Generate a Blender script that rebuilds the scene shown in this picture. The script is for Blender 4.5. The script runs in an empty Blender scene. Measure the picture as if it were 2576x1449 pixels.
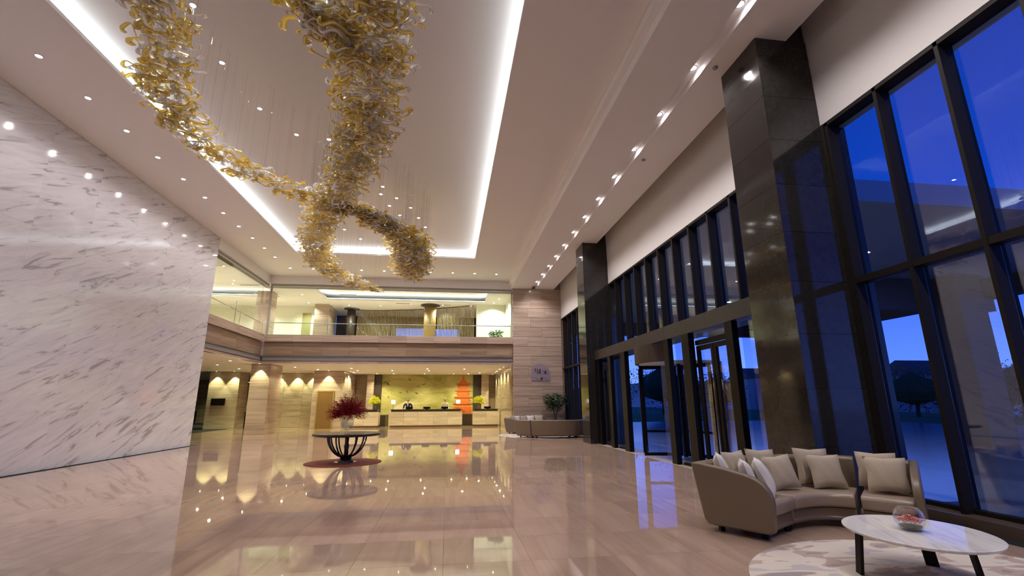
import bpy, math, random
from mathutils import Vector, Matrix, Euler
R = random.Random(7)
S = bpy.context.scene
COL = S.collection
PI = math.pi
# ------------------------------------------------------------------ camera, world, exposure
F_PX, PITCH, YAW, ROLL, CAMZ = 1180.9, math.radians(13.531), math.radians(7.741), math.radians(-.359), 1.4
cd = bpy.data.cameras.new('camera'); cam = bpy.data.objects.new('camera', cd); COL.objects.link(cam)
fw = Vector((math.sin(YAW)*math.cos(PITCH), math.cos(YAW)*math.cos(PITCH), math.sin(PITCH)))
rt = Vector((math.cos(YAW), -math.sin(YAW), 0)); up = rt.cross(fw)
r2 = rt*math.cos(ROLL)+up*math.sin(ROLL); u2 = up*math.cos(ROLL)-rt*math.sin(ROLL)
m = Matrix((r2, u2, -fw)).transposed().to_4x4(); m.translation = Vector((0, 0, CAMZ)); cam.matrix_world = m
cd.sensor_width = 36; cd.lens = 36*F_PX/2576; cd.shift_y = (730-724.5)/2576; cd.clip_end = 600; cd.clip_start = .05
S.camera = cam
S.view_settings.view_transform = 'Standard'; S.view_settings.look = 'None'; S.view_settings.gamma = 1
S.view_settings.use_curve_mapping = False
S.view_settings.exposure = 0.48
try:
    S.cycles.max_bounces = 9; S.cycles.diffuse_bounces = 4; S.cycles.glossy_bounces = 4
    S.cycles.transparent_max_bounces = 24; S.cycles.transmission_bounces = 4
    S.cycles.sample_clamp_indirect = 6; S.cycles.caustics_reflective = False; S.cycles.caustics_refractive = False
except Exception: pass
w = bpy.data.worlds.new('dusk'); S.world = w; w.use_nodes = True
nt = w.node_tree; bg = nt.nodes['Background']
tc = nt.nodes.new('ShaderNodeTexCoord'); sx = nt.nodes.new('ShaderNodeSeparateXYZ'); cr = nt.nodes.new('ShaderNodeValToRGB')
nz = nt.nodes.new('ShaderNodeTexNoise'); nz.inputs['Scale'].default_value = 3; ad = nt.nodes.new('ShaderNodeMath'); ad.operation = 'MULTIPLY_ADD'
nt.links.new(tc.outputs['Generated'], sx.inputs[0]); nt.links.new(tc.outputs['Generated'], nz.inputs['Vector'])
nt.links.new(nz.outputs[0], ad.inputs[0]); ad.inputs[1].default_value = .12; nt.links.new(sx.outputs['Z'], ad.inputs[2])
nt.links.new(ad.outputs[0], cr.inputs[0]); nt.links.new(cr.outputs[0], bg.inputs[0])
e = cr.color_ramp.elements; e[0].position = .0; e[0].color = (.16, .30, .95, 1); e[1].position = .9; e[1].color = (.0, .014, .12, 1)
k = e.new(.12); k.color = (.13, .26, .95, 1); k = e.new(.32); k.color = (.004, .055, .42, 1)
bg.inputs[1].default_value = 1.15
# power scales of the lamps
P_HALL, P_SLOT, P_RECEP, P_LOUNGE, P_COVE = 112., 125., 150., 170., 15.
# ------------------------------------------------------------------ materials
MC = {}
def new(name):
    m = bpy.data.materials.new(name); m.use_nodes = True; MC[name] = m
    return m, m.node_tree, m.node_tree.nodes['Principled BSDF']
def setp(b, **k):
    for n, v in k.items():
        n = n.replace('_', ' ')
        if n in b.inputs:
            b.inputs[n].default_value = (*v, 1) if isinstance(v, tuple) and len(v) == 3 else v
def plain(name, col, rough=.5, metal=0, spec=.5, noise=0, nscale=8, bump=0, **k):
    m, t, b = new(name); setp(b, Base_Color=col, Roughness=rough, Metallic=metal, **k)
    b.inputs['Specular IOR Level'].default_value = spec
    if noise or bump:
        c = t.nodes.new('ShaderNodeTexCoord'); n = t.nodes.new('ShaderNodeTexNoise'); n.inputs['Scale'].default_value = nscale
        n.inputs['Detail'].default_value = 6
        t.links.new(c.outputs['Object'], n.inputs['Vector'])
        if noise:
            mx = t.nodes.new('ShaderNodeMix'); mx.data_type = 'RGBA'
            mx.inputs['A'].default_value = (*[v*(1-noise) for v in col], 1); mx.inputs['B'].default_value = (*[min(1, v*(1+noise)) for v in col], 1)
            t.links.new(n.outputs[0], mx.inputs['Factor']); t.links.new(mx.outputs['Result'], b.inputs['Base Color'])
        if bump:
            bp = t.nodes.new('ShaderNodeBump'); bp.inputs['Strength'].default_value = bump; bp.inputs['Distance'].default_value = .02
            t.links.new(n.outputs[0], bp.inputs['Height']); t.links.new(bp.outputs[0], b.inputs['Normal'])
    return m
def emit(name, col, s):
    m = bpy.data.materials.new(name); m.use_nodes = True; t = m.node_tree; t.nodes.clear()
    e = t.nodes.new('ShaderNodeEmission'); o = t.nodes.new('ShaderNodeOutputMaterial'); e.inputs[0].default_value = (*col, 1); e.inputs[1].default_value = s
    t.links.new(e.outputs[0], o.inputs[0]); MC[name] = m; return m
def thin_glass(name, tint, gloss=(1, 1, 1), base=.06, rough=0., diff=None, dfac=0., ior=1.5):
    m = bpy.data.materials.new(name); m.use_nodes = True; t = m.node_tree; t.nodes.clear()
    o = t.nodes.new('ShaderNodeOutputMaterial'); tr = t.nodes.new('ShaderNodeBsdfTransparent'); tr.inputs[0].default_value = (*tint, 1)
    g = t.nodes.new('ShaderNodeBsdfGlossy'); g.inputs[0].default_value = (*gloss, 1); g.inputs['Roughness'].default_value = rough
    f = t.nodes.new('ShaderNodeLayerWeight'); f.inputs[0].default_value = .5
    pw = t.nodes.new('ShaderNodeMath'); pw.operation = 'POWER'; pw.inputs[1].default_value = 4.5; t.links.new(f.outputs['Facing'], pw.inputs[0])
    a = t.nodes.new('ShaderNodeMath'); a.operation = 'MULTIPLY_ADD'; a.inputs[1].default_value = .9-base; a.inputs[2].default_value = base+.02*(ior > 1.4); a.use_clamp = True
    t.links.new(pw.outputs[0], a.inputs[0]); mx = t.nodes.new('ShaderNodeMixShader'); t.links.new(a.outputs[0], mx.inputs[0])
    t.links.new(tr.outputs[0], mx.inputs[1]); t.links.new(g.outputs[0], mx.inputs[2]); last = mx
    if diff:
        d0 = t.nodes.new('ShaderNodeBsdfDiffuse'); d0.inputs[0].default_value = (*diff, 1); tl = t.nodes.new('ShaderNodeBsdfTranslucent'); tl.inputs[0].default_value = (*diff, 1)
        d = t.nodes.new('ShaderNodeMixShader'); d.inputs[0].default_value = .55; t.links.new(d0.outputs[0], d.inputs[1]); t.links.new(tl.outputs[0], d.inputs[2]); m2 = t.nodes.new('ShaderNodeMixShader'); m2.inputs[0].default_value = dfac
        t.links.new(mx.outputs[0], m2.inputs[1]); t.links.new(d.outputs[0], m2.inputs[2]); last = m2
    t.links.new(last.outputs[0], o.inputs[0]); MC[name] = m; return m
def grain(name, ramp, scale, rough, spec=.5, dist=1.2, ior=None, var=.12, rot=(0, 0, 0), wave=0, off=1):
    """stone with stretched veins; every panel object gets its own offset and tone"""
    m, t, b = new(name); setp(b, Roughness=rough); b.inputs['Specular IOR Level'].default_value = spec
    if ior: b.inputs['IOR'].default_value = ior
    N = t.nodes.new; L = t.links.new
    c = N('ShaderNodeTexCoord'); oi = N('ShaderNodeObjectInfo'); mu = N('ShaderNodeVectorMath'); mu.operation = 'MULTIPLY_ADD'
    cv = N('ShaderNodeCombineXYZ')
    for i, q in enumerate((37.*off, 53.*off, 71.*off)):
        mm = N('ShaderNodeMath'); mm.operation = 'MULTIPLY'; mm.inputs[1].default_value = q; L(oi.outputs['Random'], mm.inputs[0]); L(mm.outputs[0], cv.inputs[i])
    va = N('ShaderNodeVectorMath'); va.operation = 'ADD'; L(c.outputs['Object'], va.inputs[0]); L(cv.outputs[0], va.inputs[1])
    r = N('ShaderNodeMapping'); r.inputs['Rotation'].default_value = rot; L(va.outputs[0], r.inputs[0])
    mp = N('ShaderNodeMapping'); mp.inputs['Scale'].default_value = scale; L(r.outputs[0], mp.inputs[0])
    n = N('ShaderNodeTexNoise'); n.inputs['Scale'].default_value = 1; n.inputs['Detail'].default_value = 7; n.inputs['Roughness'].default_value = .62; n.inputs['Distortion'].default_value = dist
    L(mp.outputs[0], n.inputs['Vector']); cr = N('ShaderNodeValToRGB'); L(n.outputs[0], cr.inputs[0])
    el = cr.color_ramp.elements
    for i, (p, col) in enumerate(ramp):
        q = el[i] if i < 2 else el.new(p)
        q.position = p; q.color = (*col, 1)
    hsv = N('ShaderNodeHueSaturation'); L(cr.outputs[0], hsv.inputs['Color'])
    vm = N('ShaderNodeMapRange'); vm.inputs['To Min'].default_value = 1-var; vm.inputs['To Max'].default_value = 1+var; L(oi.outputs['Random'], vm.inputs['Value']); L(vm.outputs[0], hsv.inputs['Value'])
    L(hsv.outputs[0], b.inputs['Base Color'])
    if wave:
        n2 = N('ShaderNodeTexNoise'); n2.inputs['Scale'].default_value = 1.1; n2.inputs['Detail'].default_value = 1; L(c.outputs['Object'], n2.inputs['Vector'])
        bp = N('ShaderNodeBump'); bp.inputs['Strength'].default_value = wave; bp.inputs['Distance'].default_value = .01; L(n2.outputs[0], bp.inputs['Height']); L(bp.outputs[0], b.inputs['Normal'])
    return m
grain('floor_stone', [(.30, (.36, .245, .18)), (.70, (.47, .335, .255)), (.5, (.415, .285, .215))], (4.5, .35, 1), .03, ior=1.9, var=.07, wave=.02)
grain('wood_stone', [(.30, (.30, .215, .165)), (.68, (.52, .41, .325)), (.5, (.43, .32, .25))], (.28, .28, 9), .16, var=.08)
grain('dark_wood_stone', [(.30, (.23, .155, .105)), (.68, (.38, .275, .19)), (.5, (.31, .215, .145))], (.35, .35, 7.5), .2, var=.08)
grain('beige_stone', [(.30, (.36, .29, .18)), (.68, (.60, .52, .38)), (.5, (.50, .41, .28))], (.35, .35, 6), .2, var=.08)
grain('counter_stone', [(.30, (.50, .40, .29)), (.68, (.68, .58, .46)), (.5, (.60, .49, .38))], (.4, .4, 4), .2, var=.09)
grain('white_marble', [(.0, (.28, .26, .28)), (.37, (.38, .355, .38)), (.425, (.60, .575, .60)), (.60, (.67, .645, .67))], (1.6, .62, 5.4), .09, var=.02, rot=(math.radians(-24), 0, 0), dist=1.5, off=.02)
grain('table_marble', [(.0, (.52, .49, .50)), (.38, (.64, .61, .61)), (.46, (.74, .71, .69)), (.7, (.80, .77, .75))], (1.0, 11, 1), .06, var=.0, rot=(0, 0, math.radians(8)))
grain('granite', [(.3, (.019, .017, .016)), (.7, (.031, .028, .026))], (9, 9, 9), .07, var=.12)
grain('mural_paint', [(.28, (.22, .17, .035)), (.72, (.62, .58, .28)), (.42, (.36, .33, .09)), (.56, (.50, .43, .16))], (.5, .5, 1.3), .45, var=0, dist=.8)
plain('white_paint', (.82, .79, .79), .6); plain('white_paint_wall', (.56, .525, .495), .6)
plain('cream_paint', (.80, .79, .67), .6); plain('black_metal', (.004, .004, .004), .35, spec=.15); plain('beam_metal', (.05, .045, .042), .35, spec=.3); plain('bronze_metal', (.018, .015, .013), .5, spec=.10)
plain('steel', (.55, .52, .54), .25, 1); plain('dark_wood', (.022, .014, .010), .25, spec=.6)
plain('door_wood', (.19, .10, .028), .4, noise=.15, nscale=5); plain('olive_door', (.33, .31, .12), .5)
plain('gold_wood', (.30, .195, .065), .35, noise=.15); plain('slat_gold', (.42, .30, .14), .4); plain('dark_brown', (.045, .028, .020), .45)
plain('leather', (.285, .215, .165), .30, noise=.08, nscale=3, bump=.05); plain('leather_shell', (.165, .12, .08), .36, noise=.05, nscale=3)
plain('taupe_fabric', (.42, .345, .26), .85, noise=.10, nscale=60, bump=.12); plain('white_fabric', (.66, .60, .55), .85, noise=.06, nscale=60, bump=.12)
plain('red_carpet', (.20, .042, .022), .95, noise=.2, nscale=60); plain('leaf_green', (.035, .10, .035), .5, noise=.4, nscale=6); plain('leaf_bright', (.08, .28, .05), .5)
plain('red_petal', (.23, .008, .014), .8, spec=.2); plain('yellow_petal', (.72, .70, .02), .6); plain('pink_petal', (.95, .36, .33), .6, noise=.2, nscale=30); plain('moss', (.12, .14, .03), .9)
plain('pot_dark', (.05, .045, .05), .3); plain('skin', (.60, .40, .29), .55); plain('hair', (.02, .014, .01), .5)
plain('navy_suit', (.018, .016, .035), .7); plain('cream_blouse', (.72, .62, .46), .7); plain('white_shirt', (.85, .83, .80), .7); plain('rubber', (.01, .01, .01), .6)
plain('screen_black', (.010, .008, .010), .15); plain('orange_paint', (.60, .13, .015), .5, noise=.2, nscale=3); plain('orange_dark', (.38, .07, .012), .5); plain('orange_light', (.74, .30, .07), .5)
plain('ink', (.10, .09, .03), .6); plain('pale_paint', (.62, .55, .36), .6, noise=.2, nscale=4); plain('emblem_metal', (.27, .21, .26), .6, .0, noise=.2, nscale=6)
plain('canopy_paint', (.42, .44, .50), .6); plain('out_stone', (.16, .11, .09), .5, noise=.2, nscale=1.5); plain('road', (.34, .34, .36), .15, noise=.25, nscale=.6); plain('grass', (.06, .20, .04), .9, noise=.3, nscale=3)
plain('tree_leaf', (.03, .08, .03), .9, noise=.5, nscale=2); plain('bark', (.06, .045, .035), .9); plain('hill', (.10, .14, .20), 1); plain('house_wall', (.35, .34, .36), .8); plain('house_roof', (.16, .10, .10), .8)
plain('vent_grey', (.30, .28, .28), .5); plain('curb_stone', (.12, .085, .065), .25); plain('sill_light', (.45, .38, .30), .3)
thin_glass('window_glass', (.80, .88, 1.0), (1, 1, 1), .05); thin_glass('rail_glass', (.95, .985, .96), (1, 1, 1), .015, ior=1.3); thin_glass('clear_glass', (.93, .95, .95), (1, 1, 1), .06)
thin_glass('amber_glass', (.94, .82, .40), (1, .95, .68), .42, .05, (.98, .76, .15), .33); thin_glass('crystal_glass', (.96, .95, .94), (1, .99, .96), .38, .04, (1, .97, .92), .33)
thin_glass('wire_clear', (.80, .78, .78), (1, 1, 1), .05)
emit('lamp_white', (1, .97, .97), 45); emit('lamp_warm', (1, .92, .72), 32); emit('lamp_lounge', (1, .98, .88), 14); emit('cove_glow', (.86, .98, 1), P_COVE); emit('cove_lounge', (.95, 1, .93), 7); emit('lantern_glow', (1, .93, .90), 2.2)
emit('strip_warm', (1, .85, .66), 1.6); emit('sign_glow', (.3, .4, .8), .15)
# rug with grey and rose patches
m, t, b = new('rug_wool'); b.inputs['Roughness'].default_value = .95
N = t.nodes.new; L = t.links.new
c = N('ShaderNodeTexCoord'); mp = N('ShaderNodeMapping'); mp.inputs['Scale'].default_value = (1.1, 2.1, 1); mp.inputs['Rotation'].default_value = (0, 0, .5); L(c.outputs['Object'], mp.inputs[0])
n1 = N('ShaderNodeTexNoise'); n1.inputs['Scale'].default_value = 1.6; n1.inputs['Detail'].default_value = 2.5; n1.inputs['Distortion'].default_value = .5; L(mp.outputs[0], n1.inputs['Vector'])
cr = N('ShaderNodeValToRGB'); cr.color_ramp.interpolation = 'CONSTANT'; L(n1.outputs[0], cr.inputs[0])
for i, (p, q) in enumerate([(0, (.30, .25, .25)), (.40, (.42, .32, .27)), (.45, (.58, .51, .44)), (.60, (.44, .40, .40))]):
    el = cr.color_ramp.elements[i] if i < 2 else cr.color_ramp.elements.new(p)
    el.position = p; el.color = (*q, 1)
L(cr.outputs[0], b.inputs['Base Color'])
# ------------------------------------------------------------------ mesh helpers
class B:
    def __init__(s): s.v = []; s.f = []
    def add(s, v, f):
        o = len(s.v); s.v += [tuple(p) for p in v]; s.f += [tuple(i+o for i in q) for q in f]; return s
    def box(s, x0, x1, y0, y1, z0, z1):
        return s.add([(x0, y0, z0), (x1, y0, z0), (x1, y1, z0), (x0, y1, z0), (x0, y0, z1), (x1, y0, z1), (x1, y1, z1), (x0, y1, z1)],
                     [(0, 3, 2, 1), (4, 5, 6, 7), (0, 1, 5, 4), (1, 2, 6, 5), (2, 3, 7, 6), (3, 0, 4, 7)])
    def prism(s, poly, z0, z1):
        n = len(poly); s.add([(x, y, z0) for x, y in poly]+[(x, y, z1) for x, y in poly],
                             [tuple(range(n))[::-1], tuple(range(n, 2*n))]+[(i, (i+1) % n, n+(i+1) % n, n+i) for i in range(n)]); return s
    def loft(s, rings, cap=True, closed=True):
        n = len(rings[0]); v = [p for r in rings for p in r]; f = []
        for i in range(len(rings)-1):
            for j in range(n if closed else n-1):
                a, b = i*n+j, i*n+(j+1) % n; f.append((a, b, b+n, a+n))
        if cap: f += [tuple(range(n))[::-1], tuple(range((len(rings)-1)*n, len(rings)*n))]
        return s.add(v, f)
    def tube(s, pts, r, n=8, flat=1.):
        pts = [Vector(p) for p in pts]; rs = []
        for i, p in enumerate(pts):
            d = (pts[min(i+1, len(pts)-1)]-pts[max(i-1, 0)]).normalized(); a = Vector((0, 0, 1)) if abs(d.z) < .95 else Vector((1, 0, 0))
            x = d.cross(a).normalized(); y = d.cross(x); q = r[i] if isinstance(r, (list, tuple)) else r
            rs.append([p+x*math.cos(2*PI*k/n)*q*flat+y*math.sin(2*PI*k/n)*q for k in range(n)])
        return s.loft(rs)
    def lathe(s, prof, n=24, c=(0, 0, 0), cap=True):
        return s.loft([[(c[0]+r*math.cos(2*PI*k/n), c[1]+r*math.sin(2*PI*k/n), c[2]+z) for k in range(n)] for r, z in prof], cap)
    def obj(s, name, mat, parent=None, smooth=False, loc=None, world=True, bevel=0, sharp=None):
        me = bpy.data.meshes.new(name); me.from_pydata(s.v, [], s.f); me.update()
        if isinstance(mat, str): me.materials.append(MC[mat])
        if smooth: me.polygons.foreach_set('use_smooth', [True]*len(me.polygons))
        if sharp: me.polygons.foreach_set('use_smooth', [True]*len(me.polygons)); me.set_sharp_from_angle(angle=math.radians(sharp))
        return link(name, me, parent, loc, world, bevel)
def link(name, me, parent=None, loc=None, world=True, bevel=0):
    o = bpy.data.objects.new(name, me); COL.objects.link(o)
    if loc: o.location = loc
    if parent:
        o.parent = parent
        if world: o.matrix_parent_inverse = Matrix.Translation(-top_loc(parent))
    if bevel:
        b = o.modifiers.new('b', 'BEVEL'); b.width = bevel; b.segments = 2; b.limit_method = 'ANGLE'
    return o
def top_loc(o):
    v = Vector(o.location)
    return v if o.parent is None else Vector((0, 0, 0))+v*0+(top_loc(o.parent) if o.matrix_parent_inverse == Matrix() else Vector((0, 0, 0)))
def thing(name, label, cat, loc=(0, 0, 0), group=None, rz=0):
    o = bpy.data.objects.new(name, None); COL.objects.link(o); o.location = loc; o.rotation_euler = (0, 0, rz); o.empty_display_size = .2
    return tag(o, label, cat, group)
def tag(o, label, cat, group=None):
    o['label'] = label; o['category'] = cat
    if group: o['group'] = group
    return o
def struct(name, b, mat, parent=None, label=None):
    o = b.obj(name, mat, parent)
    if parent is None: o['kind'] = 'structure'
    if label: o['label'] = label
    return o
def sroot(name, label=None):
    o = bpy.data.objects.new(name, None); COL.objects.link(o); o['kind'] = 'structure'
    if label: o['label'] = label
    return o
def lamp(kind, loc, power, col=(1, .93, .86), r=.04, ang=110, blend=.6, target=None, size=None):
    l = bpy.data.lights.new('lamp', kind); l.energy = power; l.color = col
    o = bpy.data.objects.new('lamp', l); COL.objects.link(o); o.location = loc
    if kind == 'SPOT': l.spot_size = math.radians(ang); l.spot_blend = blend; l.shadow_soft_size = r
    elif kind == 'POINT': l.shadow_soft_size = r
    elif kind == 'AREA':
        l.shape = 'RECTANGLE'; l.size, l.size_y = size
    if target: o.rotation_euler = (Vector(target)-Vector(loc)).to_track_quat('-Z', 'Y').to_euler()
    return o
def cut(a, b, step, gap=.003):
    n = max(1, round((b-a)/step)); return [(a+(b-a)*i/n+gap, a+(b-a)*(i+1)/n-gap) for i in range(n)]
def piece(name, parent, mat, x0, x1, y0, y1, z0, z1): return B().box(x0, x1, y0, y1, z0, z1).obj(name, mat, parent)
# unprojection used only while laying out curves measured on plans
def at(px, py, z):
    d = fw+r2*((px-1288)/F_PX)-u2*((py-730)/F_PX); q = (z-CAMZ)/d.z; return Vector((d.x*q, d.y*q, z))
# ------------------------------------------------------------------ setting: floor
fl = struct('floor', B().box(-24, 5.85, -7, 48, -.3, -.012), 'rubber')
T = .8; cells = []
for i in range(-16, 8):
    for j in range(-3, 56):
        x0, y0 = i*T, j*T-.1
        if x0+T > 5.86: continue
        if x0 < -9.1 and y0 < 18.4: continue
        d = Vector((x0+.4, y0+.4, -1.4)); dz = d.dot(fw)
        vis = dz > .3 and abs(d.dot(r2)/dz) < 1.2 and d.dot(u2)/dz > -.72
        cells.append((0 if vis else 1, d.length, x0, y0))
cells.sort()
def tile_geo(b, x, y, s=T): return b.box(x, x+s-.002, y, y+s-.002, -.010, 0)
tb = B(); tile_geo(tb, 0, 0); tme = bpy.data.meshes.new('floor_tile'); tme.from_pydata(tb.v, [], tb.f); tme.materials.append(MC['floor_stone'])
for q in cells[:300]:
    o = bpy.data.objects.new('floor_tile', tme); COL.objects.link(o); o.location = (q[2], q[3], 0); o.parent = fl
rb = B()
for q in cells[300:]: tile_geo(rb, q[2], q[3])
o = rb.obj('floor_tiles', 'floor_stone', fl); o['kind'] = 'stuff'
struct('trim_1', B().box(5.86, 6.35, -7, 6.069, -.3, .115), 'curb_stone')
struct('trim_2', B().box(5.86, 6.35, 17.66, 24.38, -.3, .115), 'curb_stone')
# left marble wall with panels
wl = struct('wall_left', B().box(-9.35, -9.02, -7, 18.83, 0, 7.9), 'white_marble')
for (a, b_) in cut(-3.5, 18.83, 1.6, .0008):
    for (c_, d_) in cut(0, 7.79, 1.3, .0008): piece('marble_panel', wl, 'white_marble', -9.02, -9.0, a, b_, c_, d_)
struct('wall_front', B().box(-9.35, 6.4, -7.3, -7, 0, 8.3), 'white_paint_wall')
# main ceiling with recess and cove
c1 = B().box(-9.35, -6.61, -7, 24.7, 7.79, 7.86).box(1.09, 3.26, -7, 24.7, 7.79, 7.86).box(-6.61, 1.09, 20.45, 24.7, 7.79, 7.86).box(-6.61, 1.09, -7, 1.5, 7.79, 7.86)
ce = struct('ceiling', c1, 'white_paint')
struct('ceiling_recess', B().box(-7.0, 1.48, 1.1, 20.84, 8.08, 8.3).box(-7.05, -7.0, 1.1, 20.84, 7.86, 8.3).box(1.48, 1.53, 1.1, 20.84, 7.86, 8.3).box(-7, 1.48, 20.84, 20.89, 7.86, 8.3).box(-7, 1.48, 1.05, 1.1, 7.86, 8.3), 'white_paint')
cv = thing('cove_light', 'white light strip hidden round the edge of the large ceiling recess', 'light strip', (-2.8, 11, 7.87))
for q in ((-6.86, -6.80, 1.4, 20.6), (1.28, 1.34, 1.4, 20.6), (-6.75, 1.23, 20.64, 20.70), (-6.75, 1.23, 1.24, 1.30)): B().box(*q, 7.87, 7.90).obj('light_strip', 'cove_glow', cv)
# lower ceiling along the windows, with lamp slot
struct('ceiling_lower', B().box(3.26, 4.34, -7, 24.38, 7.41, 7.86).box(4.57, 5.60, -7, 24.38, 7.41, 7.86).box(4.34, 4.57, -7, 24.38, 7.56, 7.86).box(5.6, 6.4, -7, 24.38, 7.82, 7.86), 'white_paint')
struct('trim_3', B().box(3.14, 3.26, -7, 24.38, 7.60, 7.79), 'white_paint')
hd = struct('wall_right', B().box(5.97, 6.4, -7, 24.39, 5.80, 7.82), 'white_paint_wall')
# beams over the balcony openings
struct('trim_4', B().box(-9.0, 3.3, 24.39, 24.75, 7.36, 7.79).box(-9.35, -9.0, 18.84, 24.75, 7.36, 7.79), 'white_paint')
struct('trim_5', B().box(-8.98, 3.3, 24.45, 24.6, 7.26, 7.36).box(-9.2, -9.1, 18.84, 24.6, 7.26, 7.36), 'vent_grey')
# stone wall at the end of the hall
wb = struct('wall_back', B().box(3.36, 6.4, 24.42, 24.9, 0, 7.86), 'dark_wood_stone')
zs = [0]+[.195+.5125*i for i in range(1, 14)]+[7.405]; nrow = 0
for z0, z1 in zip(zs, zs[1:]):
    nrow += 1; xm = [3.35, 4.3 if nrow % 2 else 4.9, 6.08] if nrow % 3 else [3.35, 4.15, 5.1, 6.08]
    for xa, xb in zip(xm, xm[1:]): piece('stone_panel', wb, 'wood_stone', xa+.003, min(xb, 5.965)-.003, 24.385, 24.42, z0+.008, z1-.004)
# ------------------------------------------------------------------ granite columns
def granite_column(y0, y1, label):
    t = thing('granite_column', label, 'column', (5.5, (y0+y1)/2, 0))
    B().box(5.03, 5.95, y0+.02, y1-.02, 0, 7.41).obj('core', 'granite', t)
    B().box(5.60, 5.95, y0+.02, y1-.02, 7.41, 7.81).obj('cap', 'granite', t)
    zz = [.785*i for i in range(10)]+[7.40]
    for a, b_ in zip(zz, zz[1:]):
        a += .003; b_ -= .002
        piece('granite_panel', t, 'granite', 5.01, 5.03, y0, y1, a, b_)
        piece('granite_panel', t, 'granite', 5.032, 5.95, y0, y0+.02, a, b_); piece('granite_panel', t, 'granite', 5.032, 5.95, y1-.02, y1, a, b_)
granite_column(6.13, 7.13, 'large black polished granite column behind the near sofa')
granite_column(16.68, 17.62, 'slimmer looking far black granite column beyond the glass doors')
# ------------------------------------------------------------------ windows
def window(name, y0, y1, z0, z1, mull, transoms, depth=.22, fw_=.05):
    t = sroot(name); xs = 5.975
    for y in mull: B().box(xs, xs+depth, y-fw_, y, z0, z1).obj('mullion', 'bronze_metal', t)
    my = sorted([y0]+[q for y in mull for q in (y-fw_, y)]+[y1])
    for z in transoms: B().box(xs+.01, xs+depth-.02, y0, y1, z-.045, z+.045).obj('transom', 'bronze_metal', t)
    B().box(xs, xs+depth, y0, y1, z1-.06, z1-.001).obj('head_frame', 'bronze_metal', t); B().box(xs+.12, xs+depth, y0, y1, z0, z0+.05).obj('sill_frame', 'bronze_metal', t)
    zz = [z0]+transoms+[z1]; ys = [y0]+sorted(mull)+[y1]
    for a, b_ in zip(ys, ys[1:]):
        if b_-a < .08: continue
        for c_, d_ in zip(zz, zz[1:]): B().box(xs+.15, xs+.16, a+.01, b_-fw_-.005, c_+.05, d_-.05).obj('pane', 'window_glass', t)
    return t
window('window_1', -7, 6.12, .115, 5.80, [6.069-.886*i for i in range(0, 15)], [3.147])
struct('trim_8', B().box(5.951, 6.4, 6.129, 7.138, 0, 5.79), 'granite'); struct('trim_9', B().box(5.951, 6.4, 16.662, 17.638, 0, 5.79), 'granite')
struct('trim_7', B().box(5.951, 6.20, 6.071, 6.128, .12, 5.79), 'bronze_metal')
window('window_2', 7.14, 16.66, 3.23, 5.80, [7.915+.905*i for i in range(0, 10)], [], .24, .06)
window('window_3', 17.64, 24.38, .115, 5.80, [17.75+.905*i for i in range(1, 8)], [3.147])
# ------------------------------------------------------------------ entrance portal
pt = thing('entrance_portal', 'dark metal entrance portal with beam and posts between the granite columns', 'portal', (5.5, 12, 0))
for a, b_ in cut(7.14, 16.66, 1.9, .003): piece('beam_panel', pt, 'beam_metal', 5.28, 5.96, a, b_, 2.90, 3.22)
for (a, b_, d) in ((8.14, 8.38, .12), (9.80, 10.12, .14), (10.80, 11.05, .12), (13.72, 14.06, .14), (15.0, 15.25, .12), (16.2, 16.62, .14)):
    B().box(5.28, 5.28+d, a, b_, 0.0, 2.895).obj('post', 'black_metal', pt)
def glass_door(y0, y1, label):
    t = thing('glass_door', label, 'door', (5.45, (y0+y1)/2, 0), 'double glass doors of the entrance')
    ym = (y0+y1)/2
    B().box(5.42, 5.50, y0+.01, y1-.01, 2.62, 2.72).obj('transom', 'bronze_metal', t)
    B().box(5.455, 5.465, y0+.02, y1-.02, 2.73, 2.88).obj('pane', 'window_glass', t)
    for a, b_, s in ((y0+.02, ym-.01, 1), (ym+.01, y1-.02, -1)):
        lf = B().box(5.43, 5.49, a, a+.09, .02, 2.6).box(5.43, 5.49, b_-.09, b_, .02, 2.6).box(5.43, 5.49, a+.09, b_-.09, .02, .14).box(5.43, 5.49, a+.09, b_-.09, 2.5, 2.6).obj('door_leaf', 'bronze_metal', t)
        B().box(5.455, 5.465, a+.09, b_-.09, .14, 2.5).obj('pane', 'window_glass', lf)
        hy = b_-.06 if s > 0 else a+.06
        B().tube([(5.425, hy, .25), (5.37, hy, .25), (5.37, hy, 1.95), (5.425, hy, 1.95)], .016, 6).obj('handle', 'black_metal', lf)
glass_door(8.40, 9.78, 'double glass door with long bar handles beside the large granite column')
glass_door(15.27, 16.18, 'narrow far double glass door with long handles left of the revolving door')
fx = thing('sidelight', 'fixed glass sidelights between the dark posts of the entrance', 'window', (5.45, 10, 0))
for a, b_ in ((7.16, 8.12), (10.14, 10.78), (14.08, 14.98)):
    B().box(5.455, 5.465, a, b_, .05, 2.88).obj('pane', 'window_glass', fx); B().box(5.42, 5.5, a, b_, 0, .05).obj('bottom_rail', 'bronze_metal', fx)
rv = thing('revolving_door', 'revolving glass door with curved drum in the middle of the entrance', 'door', (5.9, 12.3, 0))
rc = (6.27, 12.3); rr = 1.15
def arcwall(b, a0, a1, r0, r1, z0, z1, n=14):
    P = [(rc[0]+math.cos(a0+(a1-a0)*i/n)*r1, rc[1]+math.sin(a0+(a1-a0)*i/n)*r1) for i in range(n+1)]+[(rc[0]+math.cos(a1-(a1-a0)*i/n)*r0, rc[1]+math.sin(a1-(a1-a0)*i/n)*r0) for i in range(n+1)]
    return b.prism(P, z0, z1)
arcwall(B(), math.radians(125), math.radians(235), rr-.05, rr, 2.42, 2.89).obj('drum_header', 'dark_brown', rv)
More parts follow.
